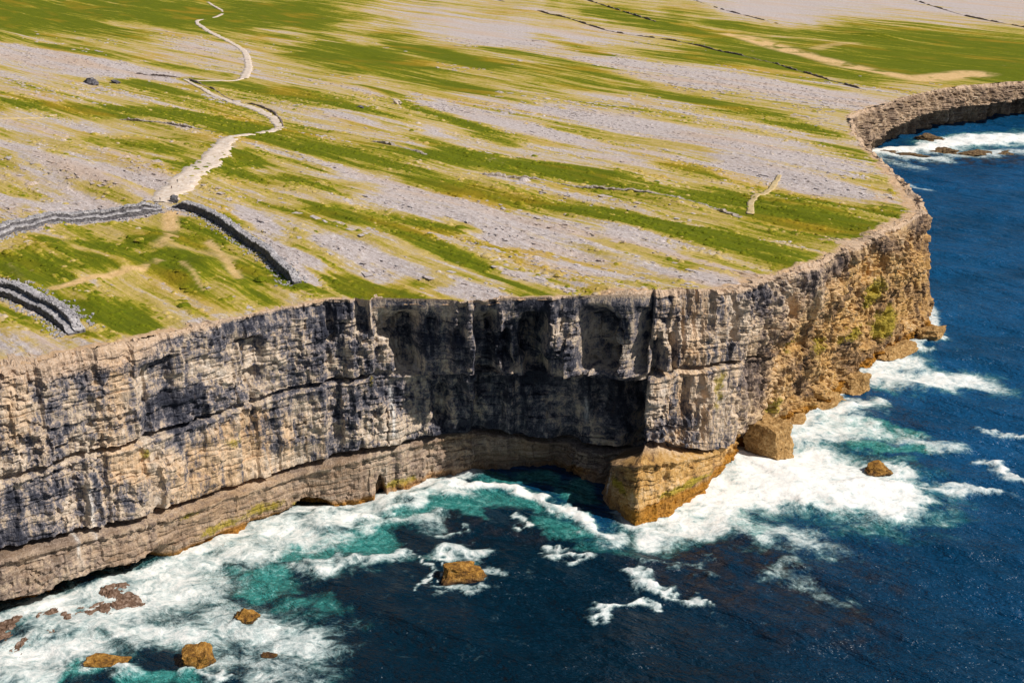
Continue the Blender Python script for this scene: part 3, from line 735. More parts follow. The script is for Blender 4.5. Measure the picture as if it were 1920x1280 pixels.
# ------------------------------------------------------------------ the sea
xs = np.concatenate([[-20000, -9000, -4000, -2000, -1000, -600, -400, -300, -240], np.arange(-200, 250, 0.95), np.arange(250, 520, 2.0), [540, 580, 650, 760, 950, 1300, 2000, 3500, 7000, 20000]])
ys = [-20000, -7000, -2000, -600, 0, 150, 220, 260, 290]
y = 310.0
while y < 1350:
    ys.append(y); y += 0.9 * (y / 400) ** 1.15
ys = np.array(ys + [1370, 1420, 1500, 1700, 2200, 3200, 6000, 12000, 30000])
GX, GY = np.meshgrid(xs, ys)
def sea(u, v): return unproj(u, v, 0.0)
FOAM = [(-20, 1245, 140, 1225, 38), (240, 1125, 330, 1110, 40), (300, 1090, 480, 1035, 34), (480, 1000, 600, 1005, 24), (570, 1062, 650, 1065, 12, .7), (400, 1175, 560, 1205, 42, .82), (420, 1245, 560, 1262, 20, .7), (240, 1185, 340, 1200, 22), (480, 985, 700, 970, 10), (110, 1150, 230, 1160, 34, .9), (0, 1195, 120, 1175, 14, .85), (0, 1190, 90, 1150, 12, .5), (150, 1270, 260, 1262, 10, .8),
        (640, 968, 850, 928, 11), (850, 916, 960, 914, 8, 1.13), (960, 916, 1040, 942, 9, 1.13), (1040, 942, 1110, 985, 11, 1.13), (1110, 990, 1165, 1015, 13, 1.0), (620, 1068, 760, 1040, 9, .95), (768, 1028, 800, 1098, 5, .95), (822, 1050, 850, 1036, 9), (850, 1034, 905, 1040, 8), (905, 1050, 920, 1085, 9), (915, 1065, 965, 1078, 8, .85), (822, 1055, 830, 1085, 7), (840, 1100, 910, 1096, 5, .8),
        (950, 975, 990, 995, 5), (1020, 1030, 1110, 1052, 5, .95), (1180, 1075, 1260, 1108, 7, .95), (1250, 1110, 1340, 1130, 4, .9), (1100, 1145, 1230, 1136, 5, .95), (800, 1000, 870, 990, 5, .75), (700, 990, 800, 975, 12, .75),
        (1230, 995, 1400, 958, 24, 1.1), (1340, 925, 1500, 920, 34, 1.3), (1450, 870, 1600, 920, 46, 1.3), (1560, 900, 1680, 948, 30, 1.15), (1462, 825, 1590, 800, 28), (1455, 800, 1620, 765, 14, 1.05), (1600, 700, 1700, 680, 16, 1.05), (1650, 705, 1815, 712, 16, 1.05), (1700, 655, 1770, 635, 10), (1600, 790, 1770, 850, 12, .78), (1400, 990, 1560, 1035, 16, .76), (1470, 1060, 1560, 1120, 20, .5), (1680, 905, 1870, 932, 7, .85),
        (340, 1268, 405, 1262, 6), (435, 1180, 495, 1176, 6), (140, 1268, 245, 1262, 6), (1600, 905, 1680, 908, 8, 1.1), (1655, 880, 1690, 890, 6), (1855, 880, 1930, 908, 6, .92), (1850, 815, 1930, 838, 3, .85), (1640, 286, 1790, 274, 6, 1.15), (1780, 268, 1930, 258, 9, 1.2), (1660, 292, 1760, 300, 5, .9), (1780, 290, 1930, 285, 6, .85), (1650, 300, 1720, 318, 5, .6), (1640, 760, 1600, 745, 8, .9), (1200, 1060, 1330, 1062, 5, .55), (1500, 955, 1680, 970, 10, 1.0), (1700, 345, 1735, 350, 4, .7), (1750, 620, 1775, 640, 8)]
AQUA = [(930, 893, 1010, 888, 14, .8), (1020, 892, 1105, 930, 16, .8), (470, 1105, 520, 1085, 24), (560, 1035, 700, 1025, 22), (260, 1270, 340, 1272, 16), (760, 955, 860, 940, 14, .8), (1030, 985, 1110, 1005, 18, .9), (900, 935, 1010, 950, 16, .9), (780, 960, 900, 950, 14, .8), (1570, 800, 1690, 812, 14), (1600, 832, 1730, 848, 10), (1390, 975, 1430, 1000, 12), (80, 1280, 160, 1270, 14), (540, 1130, 600, 1120, 20, .6), (1100, 1020, 1200, 1040, 16, .5), (1620, 710, 1680, 730, 10, .6), (640, 1010, 740, 990, 20, .8), (520, 1180, 580, 1160, 20, .5)]  # the cave strokes lighten shaded water so it reads lit
REEF = [(1220, 1020, 1450, 1050, 36), (1400, 1070, 1600, 1150, 40, .9), (1280, 1085, 1420, 1120, 30, .7), (850, 985, 1000, 1000, 16, .7), (1560, 1030, 1680, 1100, 20, .6), (1480, 1190, 1640, 1200, 24, .6), (1600, 860, 1700, 870, 14, .6), (1640, 300, 1900, 300, 12, .9), (780, 1030, 900, 1010, 8, .6), (250, 1150, 340, 1180, 20, .4)]
HX = GX + 4.2 * fbm(GX / 13, GY / 13, octv=5, seed=101, gain=.6); HY = GY + 5.2 * fbm(GX / 13, GY / 13, octv=5, seed=103, gain=.6)
FOAM = [(a[0], a[1], a[2], a[3], a[4], (a[5] if a[5] > 1.12 else a[5] * 0.82) if len(a) > 5 else 0.79) for a in FOAM]
foam = soft(HX, HY, FOAM, sea, 0.1, 2.3)
aq = np.maximum(soft(HX, HY, AQUA, sea), 0.58 * soft(HX, HY, [(a[0], a[1], a[2], a[3], a[4] * 1.9, a[5] if len(a) > 5 else 1.0) for a in FOAM if a[4] > 8], sea, 0.3))
reef = soft(GX, GY, REEF, sea, 0.3)
dist = np.full(GX.shape, 1e9)
BASE = np.stack([bx, by], 1)
for i in range(0, len(BASE) - 4, 4):
    P, Q = BASE[i], BASE[i + 4]
    m_ = (np.abs(GX - (P[0] + Q[0]) / 2) < 30 + abs(P[0] - Q[0])) & (np.abs(GY - (P[1] + Q[1]) / 2) < 30 + abs(P[1] - Q[1]))
    if m_.any():
        d, _ = seg_dist(GX[m_], GY[m_], P, Q); dist[m_] = np.minimum(dist[m_], d)
cave_x = ss(-16, -4, GX) * (1 - ss(30, 40, GX)) * (GY < 500)
foam = np.maximum(foam, 0.78 * (1 - ss(1.5, 7.0, dist)) * (1 - cave_x) * (GY < 900))
foam = np.minimum(foam, 1.0 - 0.9 * (1 - ss(16, 24, dist)) * cave_x * (1 - soft(GX, GY, [a for a in FOAM if 840 <= a[0] <= 1130 and a[1] < 1000], sea)))
blue = np.clip(ss(-5, 215, GX * 0.85 + (GY - 400) * 0.35) + 0.75 * cave_x * (1 - ss(10, 26, dist)), 0, 1)
al = GX * 0.80 + GY * -0.60; ac = GX * 0.60 + GY * 0.80
GZ = 0.8 * fbm(al / 26 + 0.25 * vn(ac / 18, al / 40, seed=3), ac / 10, octv=4, seed=81) + foam * (0.30 * fbm(GX / 6, GY / 6, octv=4, seed=83, gain=0.6) + 0.2)
GZ += 1.3 * vn(al / 80, ac / 17 + 0.5 * vn(al / 50, ac / 60, seed=86), seed=85)
CREST = [a for a in FOAM if a[4] <= 14 and a[2] - a[0] > 50]                 # breaking crests stand up
GZ += 1.5 * soft(HX, HY, CREST, sea, 0.0, 2.2) * (0.7 + 0.5 * vn(GX / 6, GY / 6, seed=87))
far = (np.abs(GX) > 700) | (GY > 1350) | (GY < 280)
GZ = np.where(far, 0.0, GZ)
se = mesh_obj('sea', np.stack([GX, GY, GZ], -1).reshape(-1, 3), grid_faces(*GX.shape), M_SEA, smooth=True, attrs=dict(foam=foam.ravel(), aqua=aq.ravel(), reef=reef.ravel(), blue=blue.ravel()))
tag(se, kind='structure')

# ------------------------------------------------------------------ ribbons on the ground and walls
def polyline(pts, step):
    """ground polyline from frame points, resampled every step metres"""
    P = np.array([on_land(*q)[:2] for q in pts])
    # smooth with Catmull-Rom
    out = []
    n = len(P)
    for i in range(n - 1):
        p0, p1, p2, p3 = P[max(i - 1, 0)], P[i], P[i + 1], P[min(i + 2, n - 1)]
        for t in np.linspace(0, 1, 12, endpoint=False):
            out.append(0.5 * ((2 * p1) + (-p0 + p2) * t + (2 * p0 - 5 * p1 + 4 * p2 - p3) * t * t + (-p0 + 3 * p1 - 3 * p2 + p3) * t ** 3))
    out.append(P[-1]); out = np.array(out)
    L = np.concatenate([[0], np.cumsum(np.hypot(*np.diff(out, axis=0).T))])
    s = np.arange(0, L[-1], step)
    q = np.stack([np.interp(s, L, out[:, 0]), np.interp(s, L, out[:, 1])], 1)
    t = np.gradient(q, axis=0); t /= np.hypot(t[:, 0], t[:, 1])[:, None]
    return q, np.stack([t[:, 1], -t[:, 0]], 1), s              # points, right-hand normals, metres

def path(name, pts, widths, mat, seed, kind='structure'):
    q, n, s = polyline(pts, 1.2)
    w = np.interp(s, np.linspace(0, s[-1], len(widths)), widths)
    acr = np.array([-1.12, -1, -0.5, 0, 0.5, 1, 1.12])
    V = []
    for a in acr:
        wob = 1 + 0.28 * vn(s / 4, np.full_like(s, 5 + np.sign(a)), seed=seed) + 0.15 * vn(s / 1.6, np.full_like(s, 9 + np.sign(a)), seed=seed)
        X = q[:, 0] + n[:, 0] * a * w * 0.5 * wob; Y = q[:, 1] + n[:, 1] * a * w * 0.5 * wob
        Z = z_land(X, Y) + (0.40 + 0.06 * vn(X, Y, seed=seed) if abs(a) < 1.1 else -0.5)
        V.append(np.stack([X, Y, Z], 1))
    V = np.array(V)
    o = mesh_obj(name, V.reshape(-1, 3), grid_faces(V.shape[0], V.shape[1]), mat, smooth=True)
    return tag(o, kind=kind)

path('path', [(372, -12), (395, 8), (418, 20), (408, 30), (370, 40), (388, 58), (425, 75), (455, 92), (466, 125), (456, 148)], [3.0, 3, 3.5, 4.5, 5, 6], M_PATH, 1)
path('path', [(456, 148), (430, 150), (350, 148)], [3.0, 2], M_PATH, 2)
path('path', [(345, 146), (390, 172), (430, 188), (480, 203), (512, 218), (524, 238), (505, 251), (455, 258), (425, 263)], [2.0, 3, 3.5, 5.5, 6, 4, 3], M_PATH, 3)
path('path', [(436, 262), (415, 285), (385, 315), (350, 340), (322, 362), (307, 386)], [7, 9, 11, 11, 12, 8], M_PATH, 4)
path('path', [(1462, 328), (1440, 350), (1412, 370), (1406, 398)], [2.5, 3, 3, 3], M_TRAIL, 5)
path('path', [(-30, 219), (40, 218), (105, 212)], [3, 3, 2], M_TRAIL, 6)

def wall_mesh(name, pts, prof, mat, seed, parent, step=0.8, rough=0.3, taper=True, broken=False):
    """sweep a cross section (offset to the right, height) along the ground, every course uneven"""
    q, n, s = polyline(pts, step)
    V = []
    for k, (a, h) in enumerate(prof):
        X = q[:, 0] + n[:, 0] * a; Y = q[:, 1] + n[:, 1] * a
        jx = rough * vn(s / 1.3, np.full_like(s, k * 3.1), seed=seed)
        hz = h + (rough * 1.3 * (h3(np.floor(s / 1.6), np.full_like(s, k // 2), s * 0, seed) - 0.5) + 0.25 * h / 4 * vn(s / 9, np.full_like(s, 1.0), seed=seed + 1) if h > 0 else 0)
        endf = np.clip(0.25 + 0.75 * ss(0, 7, s) * ss(0, 7, s[-1] - s) if taper else 1.0, 0, 1)
        V.append(np.stack([X + n[:, 0] * jx, Y + n[:, 1] * jx, z_land(q[:, 0], q[:, 1]) + hz * endf * (1.0 if not broken or h <= 0 else np.clip(0.75 + 1.1 * fbm(s / 11, s * 0, octv=3, seed=seed + 7), 0.08, 1.3))], 1))
    V = np.array(V); nr, nc = V.shape[:2]
    f = list(grid_faces(nr, nc))
    vv = V.reshape(-1, 3)
    # close the ends
    e0 = [k * nc for k in range(nr)]; e1 = [k * nc + nc - 1 for k in range(nr)]
    for e, rev in ((e0, 0), (e1, 1)):
        for k in range(1, nr - 2, 1):
            tri = [e[0], e[k], e[k + 1], e[k + 1]]
            f.append(np.array(tri if not rev else tri[::-1]))
    f = np.array(f)
    return q, mesh_obj(name, vv, f[:, ::-1], mat, parent)

def blocks(name, X, Y, Z, lx, ly, lz, ang, mat, parent, seed, attrs=None):
    """many uneven blocks joined into one mesh"""
    r = np.random.default_rng(seed)
    n = len(X)
    c = np.array([(x, y, z) for z in (-.5, .5) for y in (-.5, .5) for x in (-.5, .5)])
    v = c[None] * (1 + r.uniform(-.28, .1, (n, 8, 3)))
    v = v * np.stack([lx, ly, lz], 1)[:, None]
    ca, sa = np.cos(ang)[:, None], np.sin(ang)[:, None]
    x, y = v[..., 0] * ca - v[..., 1] * sa, v[..., 0] * sa + v[..., 1] * ca
    V = np.stack([x + X[:, None], y + Y[:, None], v[..., 2] + Z[:, None]], -1).reshape(-1, 3)
    f = np.array([(0, 2, 3, 1), (4, 5, 7, 6), (0, 1, 5, 4), (2, 6, 7, 3), (0, 4, 6, 2), (1, 3, 7, 5)])
    F = (f[None] + 8 * np.arange(n)[:, None, None]).reshape(-1, 4)
    return mesh_obj(name, V, F, mat, parent, attrs={k: np.repeat(a, 8) for k, a in (attrs or {}).items()})

def rampart(name, pts, label, cat, h=4.2, w=4.2, seed=1, terrace=True, dark=True, side=1):
    P0 = on_land(*pts[0])
    t = empty(name, (0, 0, 0))
    tag(t, label, cat)
    prof = [(-w / 2 - .5, -1.5), (-w / 2 - .3, 0), (-w / 2 - .15, h * .45), (-w / 2, h * .75), (-w / 2 + .1, h), (-w / 6, h + .12), (w / 6, h + .1), (w / 2 - .1, h), (w / 2, h * .75), (w / 2 + .15, h * .45), (w / 2 + .3, 0), (w / 2 + .5, -1.5)]
    wall_mesh('wall', pts, prof, M_WALLSHADE if dark else M_WALL, seed, t)
    wall_mesh('lit_top', pts, [(-w / 2 - .25, h - .3), (-w / 2 - .2, h + .22), (-w / 6, h + .38), (w / 6, h + .36), (w / 2 + .02, h + .22), (w / 2 + .06, h - .1)], M_WALL, seed, t)  # pale strip added so the wall top reads sunlit
    if terrace:
        a, b_ = (w / 2 - .2, w / 2 + 2.2)
        pr = [(a, -1.2), (a, h * .52), (a + .8, h * .54), (b_ - .1, h * .5), (b_, h * .25), (b_ + .2, 0), (b_ + .4, -1.2)]
        pr = [(x * side, z) for x, z in (pr if side > 0 else pr[::-1])]
        wall_mesh('terrace', pts, pr, M_WALLSHADE if dark else M_WALL, seed + 5, t)
        wall_mesh('lit_terrace_top', pts, [(a - .1, h * .5), (a, h * .54 + .2), ((a + b_) / 2, h * .54 + .22), (b_ - .1, h * .5 + .2), (b_ + .05, h * .5 - .05)], M_WALL, seed + 5, t)  # pale strip, the terrace's lit top put into its colour
    # fallen and capping stones, too many and too small to tell apart
    q, n, s_ = polyline(pts, 0.5)
    r = np.random.default_rng(seed + 90)
    i = r.integers(0, len(q), 900)
    off = np.where(r.random(900) < 0.45, r.uniform(-w / 2, w / 2, 900), np.where(r.random(900) < .5, -1, 1) * (w / 2 + .6 + np.abs(r.normal(0, 1.8, 900)) + (2.2 * terrace)))
    onw = np.abs(off) <= w / 2
    endf = np.clip(0.25 + 0.75 * ss(0, 7, s_[i]) * ss(0, 7, s_[-1] - s_[i]), 0, 1)
    X = q[i, 0] + n[i, 0] * off; Y = q[i, 1] + n[i, 1] * off
    Z = np.where(onw, z_land(q[i, 0], q[i, 1]) + (h + .3) * endf, z_land(X, Y) + .1)
    o = blocks('loose_stones', X, Y, Z, r.uniform(.4, 1.15, 900), r.uniform(.35, .8, 900), r.uniform(.3, .75, 900), r.uniform(0, 3.2, 900), M_WALL, t, seed)
    o['kind'] = 'stuff'
    return t

rampart('stone_rampart', [(-160, 500), (-60, 472), (0, 447), (60, 428), (130, 413), (200, 404), (260, 398), (304, 393)], 'long grey dry-stone rampart curving from the left edge to the gateway', 'stone wall', 3.0, 3.4, 3, True)
rampart('stone_rampart', [(326, 392), (352, 396), (385, 407), (430, 432), (470, 456), (500, 478), (530, 504), (558, 528)], 'grey dry-stone rampart running from the gateway down to the cliff edge', 'stone wall', 3.0, 2.4, 4, False, side=1)
rampart('stone_rampart', [(-180, 520), (-90, 527), (0, 545), (40, 558), (85, 580), (120, 602), (152, 628)], 'thick grey terraced fort wall ending at the cliff in the lower left', 'stone wall', 3.8, 2.8, 5, True, side=1)

def field_wall(pts, label, h=1.5, w=1.0, seed=1, mat=None, name='stone_fence', rough=0.3):
    prof = [(-w / 2 - .1, -1), (-w / 2, h * .5), (-w / 2 + .15, h), (w / 2 - .15, h), (w / 2, h * .5), (w / 2 + .1, -1)]
    q, o = wall_mesh(name, pts, prof, mat or M_FIELD, seed, None, 1.2, rough, broken=True)
    return tag(o, label, 'stone wall')

field_wall([(930, -2), (1005, 22), (1080, 40), (1150, 60), (1280, 80), (1400, 108), (1500, 132), (1625, 168)], 'long dark field wall between the pale pavement and the green strip', 1.1, 1.1, 11)
field_wall([(1270, -8), (1330, 12), (1390, 28), (1460, 45)], 'dark field wall above the start of the sandy strip at the top', 1.1, 1.1, 12)
field_wall([(1690, -8), (1740, 10), (1850, 40), (1940, 56)], 'dark field wall crossing the top right corner', 1.1, 1.1, 13)
field_wall([(1090, -5), (1140, 14), (1230, 44)], 'short dark field wall at the top, left of the other field walls', 1.4, 1.1, 14)
field_wall([(225, 222), (300, 232), (350, 242), (405, 252)], 'tumbled grey wall left of the bend in the path', 1.0, 1.6, 15, M_RUBBLE, 'tumbled_stone_fence', 0.8)
field_wall([(700, 268), (740, 277), (800, 292)], 'short tumbled wall in the grass below the small pale boulder', 0.9, 1.8, 16, M_RUBBLE, 'tumbled_stone_fence', 0.8)
field_wall([(900, 326), (1000, 334), (1100, 345), (1200, 358), (1290, 376), (1390, 402)], 'long tumbled rubble wall across the middle of the plateau', 0.9, 2.2, 18, M_RUBBLE, 'tumbled_stone_fence', 0.8)
field_wall([(338, 143), (300, 140), (250, 134)], 'low dark wall beside the upper path', 1.0, 1.0, 19, M_FIELD)
field_wall([(352, 146), (395, 165), (435, 186), (485, 198), (520, 214), (532, 236)], 'low rough wall lining the outer bend of the path', 1.1, 1.0, 20, M_FIELD)

# limestone slabs and grass tussocks lying on the plateau
gx, gy, gt, ge, gd, gi, gs_ = TURF_GRID
def scatter(n, seed, want, xr=(-330, 215), yr=(345, 965)):
    r = np.random.default_rng(seed)
    X = r.uniform(*xr, n); Y = yr[0] + (yr[1] - yr[0]) * r.random(n) ** 1.35
    ix = np.clip(np.searchsorted(gx, X), 0, len(gx) - 1); iy = np.clip(np.searchsorted(gy, Y), 0, len(gy) - 1)
    a, c = along(X, Y)
    p = want(gt[iy, ix] + 0.9 * fbm(a / 110, c / 7, octv=3, seed=seed))
    k = gi[iy, ix] & (gd[iy, ix] > 4) & (r.random(n) < p) & (gs_[iy, ix] < 0.3)
    return X[k], Y[k], gt[iy, ix][k], ge[iy, ix][k], r
X, Y, t_, e_, r = scatter(60000, 5, lambda t: 0.42 * (1 - ss(-0.9, 0.1, t)))
n = len(X); L = np.exp(r.normal(0.15, 0.45, n)); hz = r.uniform(.1, .42, n)
tag(blocks('limestone_slabs', X, Y, z_land(X, Y) + hz * .25, L * r.uniform(1, 2, n), L * r.uniform(.6, 1.1, n), hz, math.atan2(ST[1], ST[0]) + r.normal(0, .22, n), M_LAND, None, 8, dict(turf=np.full(n, -1.4) + r.normal(0, .4, n), sand=np.zeros(n), edge=e_)), kind='stuff')
X, Y, t_, e_, r = scatter(26000, 15, lambda t: 0.6 * (1 - ss(-0.8, 0.2, t)), (-520, 420), (900, 1400))
n = len(X); L = np.exp(r.normal(0.55, 0.45, n)); hz = r.uniform(.2, .6, n)
tag(blocks('limestone_slabs', X, Y, z_land(X, Y) + hz * .25, L * r.uniform(1, 2, n), L * r.uniform(.6, 1.1, n), hz, math.atan2(ST[1], ST[0]) + r.normal(0, .3, n), M_LAND, None, 9, dict(turf=np.full(n, -1.4) + r.normal(0, .5, n), sand=np.zeros(n), edge=e_)), kind='stuff')
X, Y, t_, e_, r = scatter(42000, 6, lambda t: 0.7 * ss(0.0, 0.9, t))
n = len(X); rad = np.exp(r.normal(-0.15, 0.35, n)); hz = rad * r.uniform(.25, .5, n)
ang = np.arange(6) * math.pi / 3
ring = np.stack([np.cos(ang), np.sin(ang)], 1)
jit = r.uniform(.7, 1.25, (n, 6))
lo_ = np.stack([X[:, None] + ring[None, :, 0] * rad[:, None] * jit * 1.3, Y[:, None] + ring[None, :, 1] * rad[:, None] * jit, np.repeat((z_land(X, Y) - .15)[:, None], 6, 1)], -1)
hi_ = np.stack([X[:, None] + ring[None, :, 0] * rad[:, None] * jit * .7, Y[:, None] + ring[None, :, 1] * rad[:, None] * jit * .6, (z_land(X, Y) + hz)[:, None] * np.ones((1, 6)) - r.uniform(0, .25, (n, 6)) * hz[:, None]], -1)
top_ = np.stack([X, Y, z_land(X, Y) + hz * 1.1], -1)[:, None]
V = np.concatenate([lo_, hi_, top_], 1).reshape(-1, 3)
f = [(k, (k + 1) % 6, 6 + (k + 1) % 6) for k in range(6)] + [(k, 6 + (k + 1) % 6, 6 + k) for k in range(6)] + [(6 + k, 6 + (k + 1) % 6, 12) for k in range(6)]
F = (np.array(f)[None] + 13 * np.arange(n)[:, None, None]).reshape(-1, 3)
tag(mesh_obj('grass_tussocks', V, F, M_LAND, smooth=True, attrs=dict(turf=np.repeat(t_ + r.normal(.1, .3, n), 13), sand=np.zeros(13 * n), edge=np.repeat(e_, 13))), kind='stuff')

# ------------------------------------------------------------------ rocks
def ico(sub):
    t = (1 + 5 ** .5) / 2
    v = [(-1, t, 0), (1, t, 0), (-1, -t, 0), (1, -t, 0), (0, -1, t), (0, 1, t), (0, -1, -t), (0, 1, -t), (t, 0, -1), (t, 0, 1), (-t, 0, -1), (-t, 0, 1)]
    f = [(0, 11, 5), (0, 5, 1), (0, 1, 7), (0, 7, 10), (0, 10, 11), (1, 5, 9), (5, 11, 4), (11, 10, 2), (10, 7, 6), (7, 1, 8), (3, 9, 4), (3, 4, 2), (3, 2, 6), (3, 6, 8), (3, 8, 9), (4, 9, 5), (2, 4, 11), (6, 2, 10), (8, 6, 7), (9, 8, 1)]
    v = [np.array(x) / np.linalg.norm(x) for x in v]
    for _ in range(sub):
        c, nf = {}, []
        def mid(a, b):
            k = (min(a, b), max(a, b))
            if k not in c:
                m_ = v[a] + v[b]; v.append(m_ / np.linalg.norm(m_)); c[k] = len(v) - 1
            return c[k]
        for a, b, d in f:
            x, y_, z = mid(a, b), mid(b, d), mid(d, a)
            nf += [(a, x, z), (b, y_, x), (d, z, y_), (x, y_, z)]
        f = nf
    return np.array(v), np.array(f)
ICO = ico(4)

def rock(name, loc, size, seed, mat, label=None, cat='rock', rz=0.0, boxy=0.45, rough=0.16, cuts=16, parent=None):
    v, f = ICO
    r = np.random.default_rng(seed)
    p = v.copy()
    m_ = np.max(np.abs(p), axis=1)[:, None]
    p = p * (1 - boxy) + boxy * p / m_ * 0.86
    for _ in range(cuts):                                   # flat fracture faces
        n = r.normal(size=3); n /= np.linalg.norm(n)
        k = r.uniform(0.55, 0.9)
        d = p @ n
        p = p - np.where(d > k, (d - k) * 0.97, 0)[:, None] * n
    nz = fbm(v[:, 0] * 1.6 + seed, v[:, 1] * 1.6, v[:, 2] * 1.6 + 7.3, octv=4, seed=seed, gain=0.55)
    p = p * (1 + rough * nz)[:, None]
    lay = np.floor(v[:, 2] * 4.5 + 0.4 * nz)
    p[:, :2] *= (1 + 0.16 * (h3(lay, lay * 0 + seed, lay * 0, 5) - 0.5))[:, None]              # bedding
    p = p * np.array(size)[None] * 0.5
    o = mesh_obj(name, p, f, mat, parent)
    o.location = loc; o.rotation_euler = (0, 0, rz)
    if label: tag(o, label, cat)
    return o

def sea_rock(u, v, size, seed, label, rz=0.0, zoff=0.15, **k):
    k['boxy'] = 0.5 + 0.5 * k.get('boxy', .4)
    P = unproj(u, v, 0)
    return rock('boulder', (P[0], P[1], size[2] * zoff), size, seed, M_BOULDER, label, 'boulder', rz, **k)

sea_rock(871, 1082, (14, 9.5, 8), 3, 'flat-topped ochre boulder ringed by foam in the dark water of the bay', 0.1, boxy=.6)
sea_rock(371, 1248, (11.5, 9.5, 11), 4, 'big rounded orange boulder in the surf at the bottom left', 0.3, boxy=.55)
sea_rock(195, 1248, (15, 7, 5), 5, 'low brown boulder awash in foam, leftmost of the boulders in the surf', 0.2, boxy=.2)
sea_rock(462, 1163, (9, 6.5, 6.5), 6, 'pointed dark brown boulder in the surf above the big orange one', -0.3, boxy=.1)
sea_rock(1643, 888, (11, 8, 6), 7, 'orange boulder standing in the white surf off the headland', 0.15, boxy=.4)
sea_rock(505, 1230, (5, 3.2, 2), 8, 'small pinkish rock just breaking the foam right of the orange boulder', 0.1)
for k, (u, v, sz, lab) in enumerate([(1745, 262, (20, 8, 7), 'largest weedy reef rock, nearest the far cliff'), (1700, 292, (26, 8, 4), 'low brown reef rock in the near surf line below the far cliff'),
                                     (1772, 287, (18, 8, 6), 'greenish reef rock in the middle of the far surf'), (1830, 288, (24, 7, 4), 'long low reef rock at the right of the far surf'), (1664, 288, (13, 6, 3.5), 'small brown reef rock touching the plateau edge at the inlet'), (1885, 287, (16, 6, 3), 'rightmost low reef rock by the edge of the photo')]):
    P = unproj(u, v, 0)
    rock('reef_rock', (P[0], P[1], sz[2] * 0.05), (sz[0] * 1.25, sz[1] * 2.2, sz[2]), 30 + k, M_REEF, lab, 'rock', 0.1 * k - 0.2, .1, .38)
# rocks at the cliff foot
P = unproj(1432, 872, 0); rock('sea_stack', (P[0] + 3, P[1] + 9, 5.0), (13, 16, 20), 47, M_LEDGE, 'orange-brown rock beside the cave at the foot of the tower cliff', 'rock', .75, 1.0, .1, 2)
for k, (u, v, sz, a, lab) in enumerate([(1478, 782, (15, 10, 6), .9, 'low orange ledge at the cliff foot, just right of the cave rock'), (1538, 760, (19, 10, 7), .55, 'long orange ledge below the dark hollow in the right cliff'),
                                        (1588, 728, (11, 9, 8), .9, 'short orange ledge at the inner corner of the right cliff foot'), (1672, 664, (22, 8, 5), .75, 'orange ledge under the bright green lichen of the right cliff'), (1733, 634, (13, 9, 8), .9, 'ochre block at the tip of the headland by the surf')]):
    P = unproj(u, v, 0)
    rock('rock_ledge', (P[0] + 2.5, P[1] - 1.0, sz[2] * .2), (sz[0] * 1.25, sz[1] * 1.2, sz[2] * 1.3), 70 + k, M_LEDGE, lab, 'rock', a, .8, .14, 5)

def shelf(name, u0, v0, u1, v1, wd, label, seed):
    """wave-cut platform: broken slabs, partly awash"""
    A, B = unproj(u0, v0)[:2], unproj(u1, v1)[:2]
    d = B - A; L = np.hypot(*d); d /= L; n = np.array([d[1], -d[0]])
    a = np.arange(-6, L + 6, 0.6); c = np.arange(-9, wd + 4, 0.6)
    AA, CC = np.meshgrid(a, c)
    X = A[0] + d[0] * AA + n[0] * CC; Y = A[1] + d[1] * AA + n[1] * CC
    st = fbm(AA / 9, CC / 5, octv=3, seed=seed)
    z = 0.25 - 1.7 * ss(wd * 0.3, wd * 1.0, CC + 4 * st) + 1.1 * np.round(st * 2.2) * 0.5 + 0.35 * fbm(X / 2, Y / 2, octv=3, seed=seed + 1)
    z = np.where((AA < 0) | (AA > L), z - 2.5 * ss(0, 6, np.maximum(-AA, AA - L)), z)
    o = mesh_obj(name, np.stack([X, Y, z], -1).reshape(-1, 3), grid_faces(*X.shape)[:, ::-1], M_SHELF)
    return tag(o, label, 'rock')
shelf('rock_shelf', -120, 1246, 245, 1116, 14, 'wave-washed brown rock shelf at the foot of the left cliff', 51)
# rocks on the plateau
def land_rock(name, u, v, size, seed, mat, label, cat='rock', rz=-0.8, **k):
    P = on_land(u, v)
    z = float(z_land(P[0], P[1]))
    return rock(name, (P[0], P[1], z + size[2] * 0.22), size, seed, mat, label, cat, rz, **k)
land_rock('rock_outcrop', 170, 158, (18, 8, 6), 61, M_DARKROCK, 'grey rocky outcrop with a dark shaded side at the upper left', boxy=.7)
land_rock('rock_outcrop', 216, 154, (11, 5, 4), 62, M_DARKROCK, 'smaller dark low outcrop just right of the larger one at the upper left', boxy=.6)
land_rock('boulder', 746, 192, (8, 5, 4), 63, M_PALEROCK, 'pale lone boulder lying in a green streak of the plateau', 'boulder')
land_rock('rock_outcrop', 676, 206, (8, 3.5, 2.5), 64, M_DARKROCK, 'small dark ledge left of the pale lone boulder')
land_rock('boulder', 326, 383, (6, 4, 4.5), 65, M_DARKROCK, 'dark block for the lintel and entrance shadow at the right side of the rampart gateway', 'boulder')  # dark block stands in for the lintel and entrance shadow

# ------------------------------------------------------------------ visitors on the path
def person_material(name, top, legs):
    m = Mat(name)
    z = m.t.nodes.new('ShaderNodeSeparateXYZ'); m.put(z.inputs[0], m.obj())
    h = z.outputs[2]
    col = m.mix(m.st(h, 0.90, 0.92), legs, top)
    col = m.mix(m.st(h, 1.46, 1.48), col, (0.50, 0.30, 0.22))
    col = m.mix(m.st(h, 1.64, 1.66), col, (0.05, 0.035, 0.025))
    return m.fin(col, 0.85, 0.2)

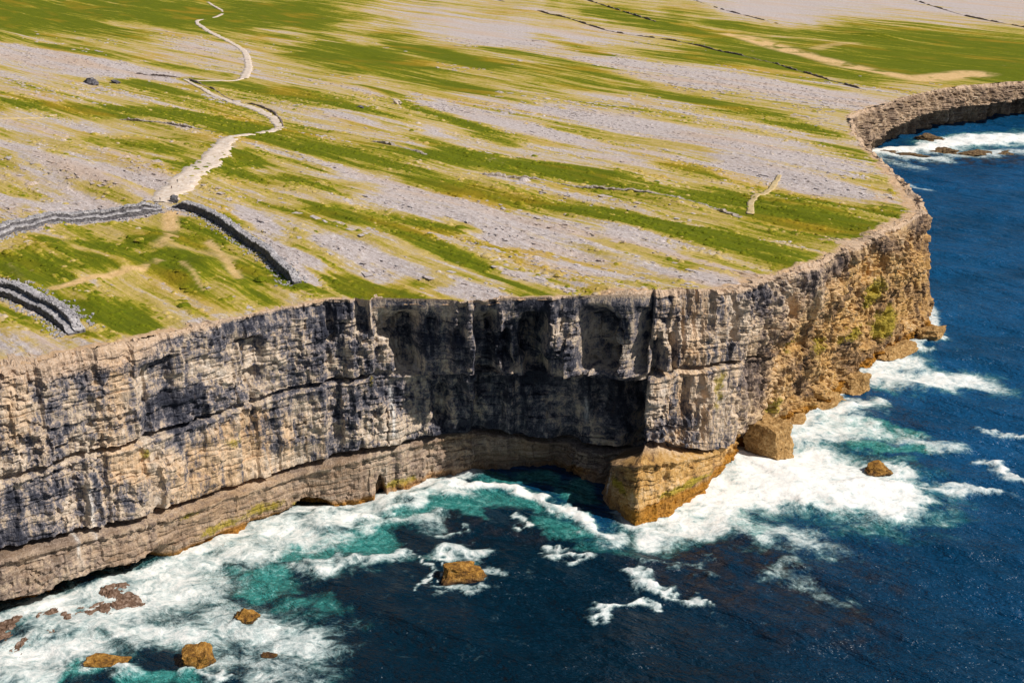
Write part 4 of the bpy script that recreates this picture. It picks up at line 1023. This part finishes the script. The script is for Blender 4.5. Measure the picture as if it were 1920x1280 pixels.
def person(u, v, rz, mat, label, stride=0.18):
    P = on_land(u, v)
    V = [(0, 0, .95), (0, 0, 1.15), (0, 0, 1.38), (0, 0.01, 1.50), (0, .02, 1.60), (0, .02, 1.72),
         (.10, 0, .88), (.11, stride, .50), (.11, stride * .9, .08), (.11, stride * .9 + .14, .04),
         (-.10, 0, .88), (-.11, -stride * .6, .50), (-.11, -stride * 1.5, .08), (-.11, -stride * 1.5 + .14, .04),
         (.19, 0, 1.40), (.25, -.06, 1.14), (.25, .06, .90), (.25, .09, .80), (-.19, 0, 1.40), (-.25, .06, 1.14), (-.25, .16, .92), (-.25, .20, .83)]
    E = [(0, 1), (1, 2), (2, 3), (3, 4), (4, 5), (0, 6), (6, 7), (7, 8), (8, 9), (0, 10), (10, 11), (11, 12), (12, 13), (2, 14), (14, 15), (15, 16), (16, 17), (2, 18), (18, 19), (19, 20), (20, 21)]
    rad = [.15, .14, .16, .06, .085, .09, .10, .07, .045, .04, .10, .07, .045, .04, .07, .05, .04, .035, .07, .05, .04, .035]
    me = bpy.data.meshes.new('person'); me.from_pydata(V, E, [])
    o = bpy.data.objects.new('person', me); C.objects.link(o)
    sk = o.modifiers.new('skin', 'SKIN')
    if not me.skin_vertices: me.skin_vertices.new()
    for i, r in enumerate(rad): me.skin_vertices[0].data[i].radius = (r, r * .8)
    me.skin_vertices[0].data[0].use_root = True
    sb = o.modifiers.new('smooth', 'SUBSURF'); sb.levels = sb.render_levels = 1
    me.materials.append(mat)
    o.location = (P[0], P[1], float(z_land(P[0], P[1])) + 0.27); o.rotation_euler = (0, 0, rz)
    return tag(o, label, 'person', 'visitors on the path to the gateway')

PM = [person_material('dark_clothes', (0.03, 0.035, 0.05), (0.02, 0.02, 0.028)), person_material('red_brown_clothes', (0.16, 0.06, 0.045), (0.03, 0.03, 0.04))]
person(333, 347, 0.6, PM[0], 'person in dark clothes walking up the middle of the wide path')
person(322, 356, 2.6, PM[1], 'person in a brownish top on the wide path nearer the gateway')
person(301, 385, 0.2, PM[0], 'person in dark clothes standing left of the rampart gateway')
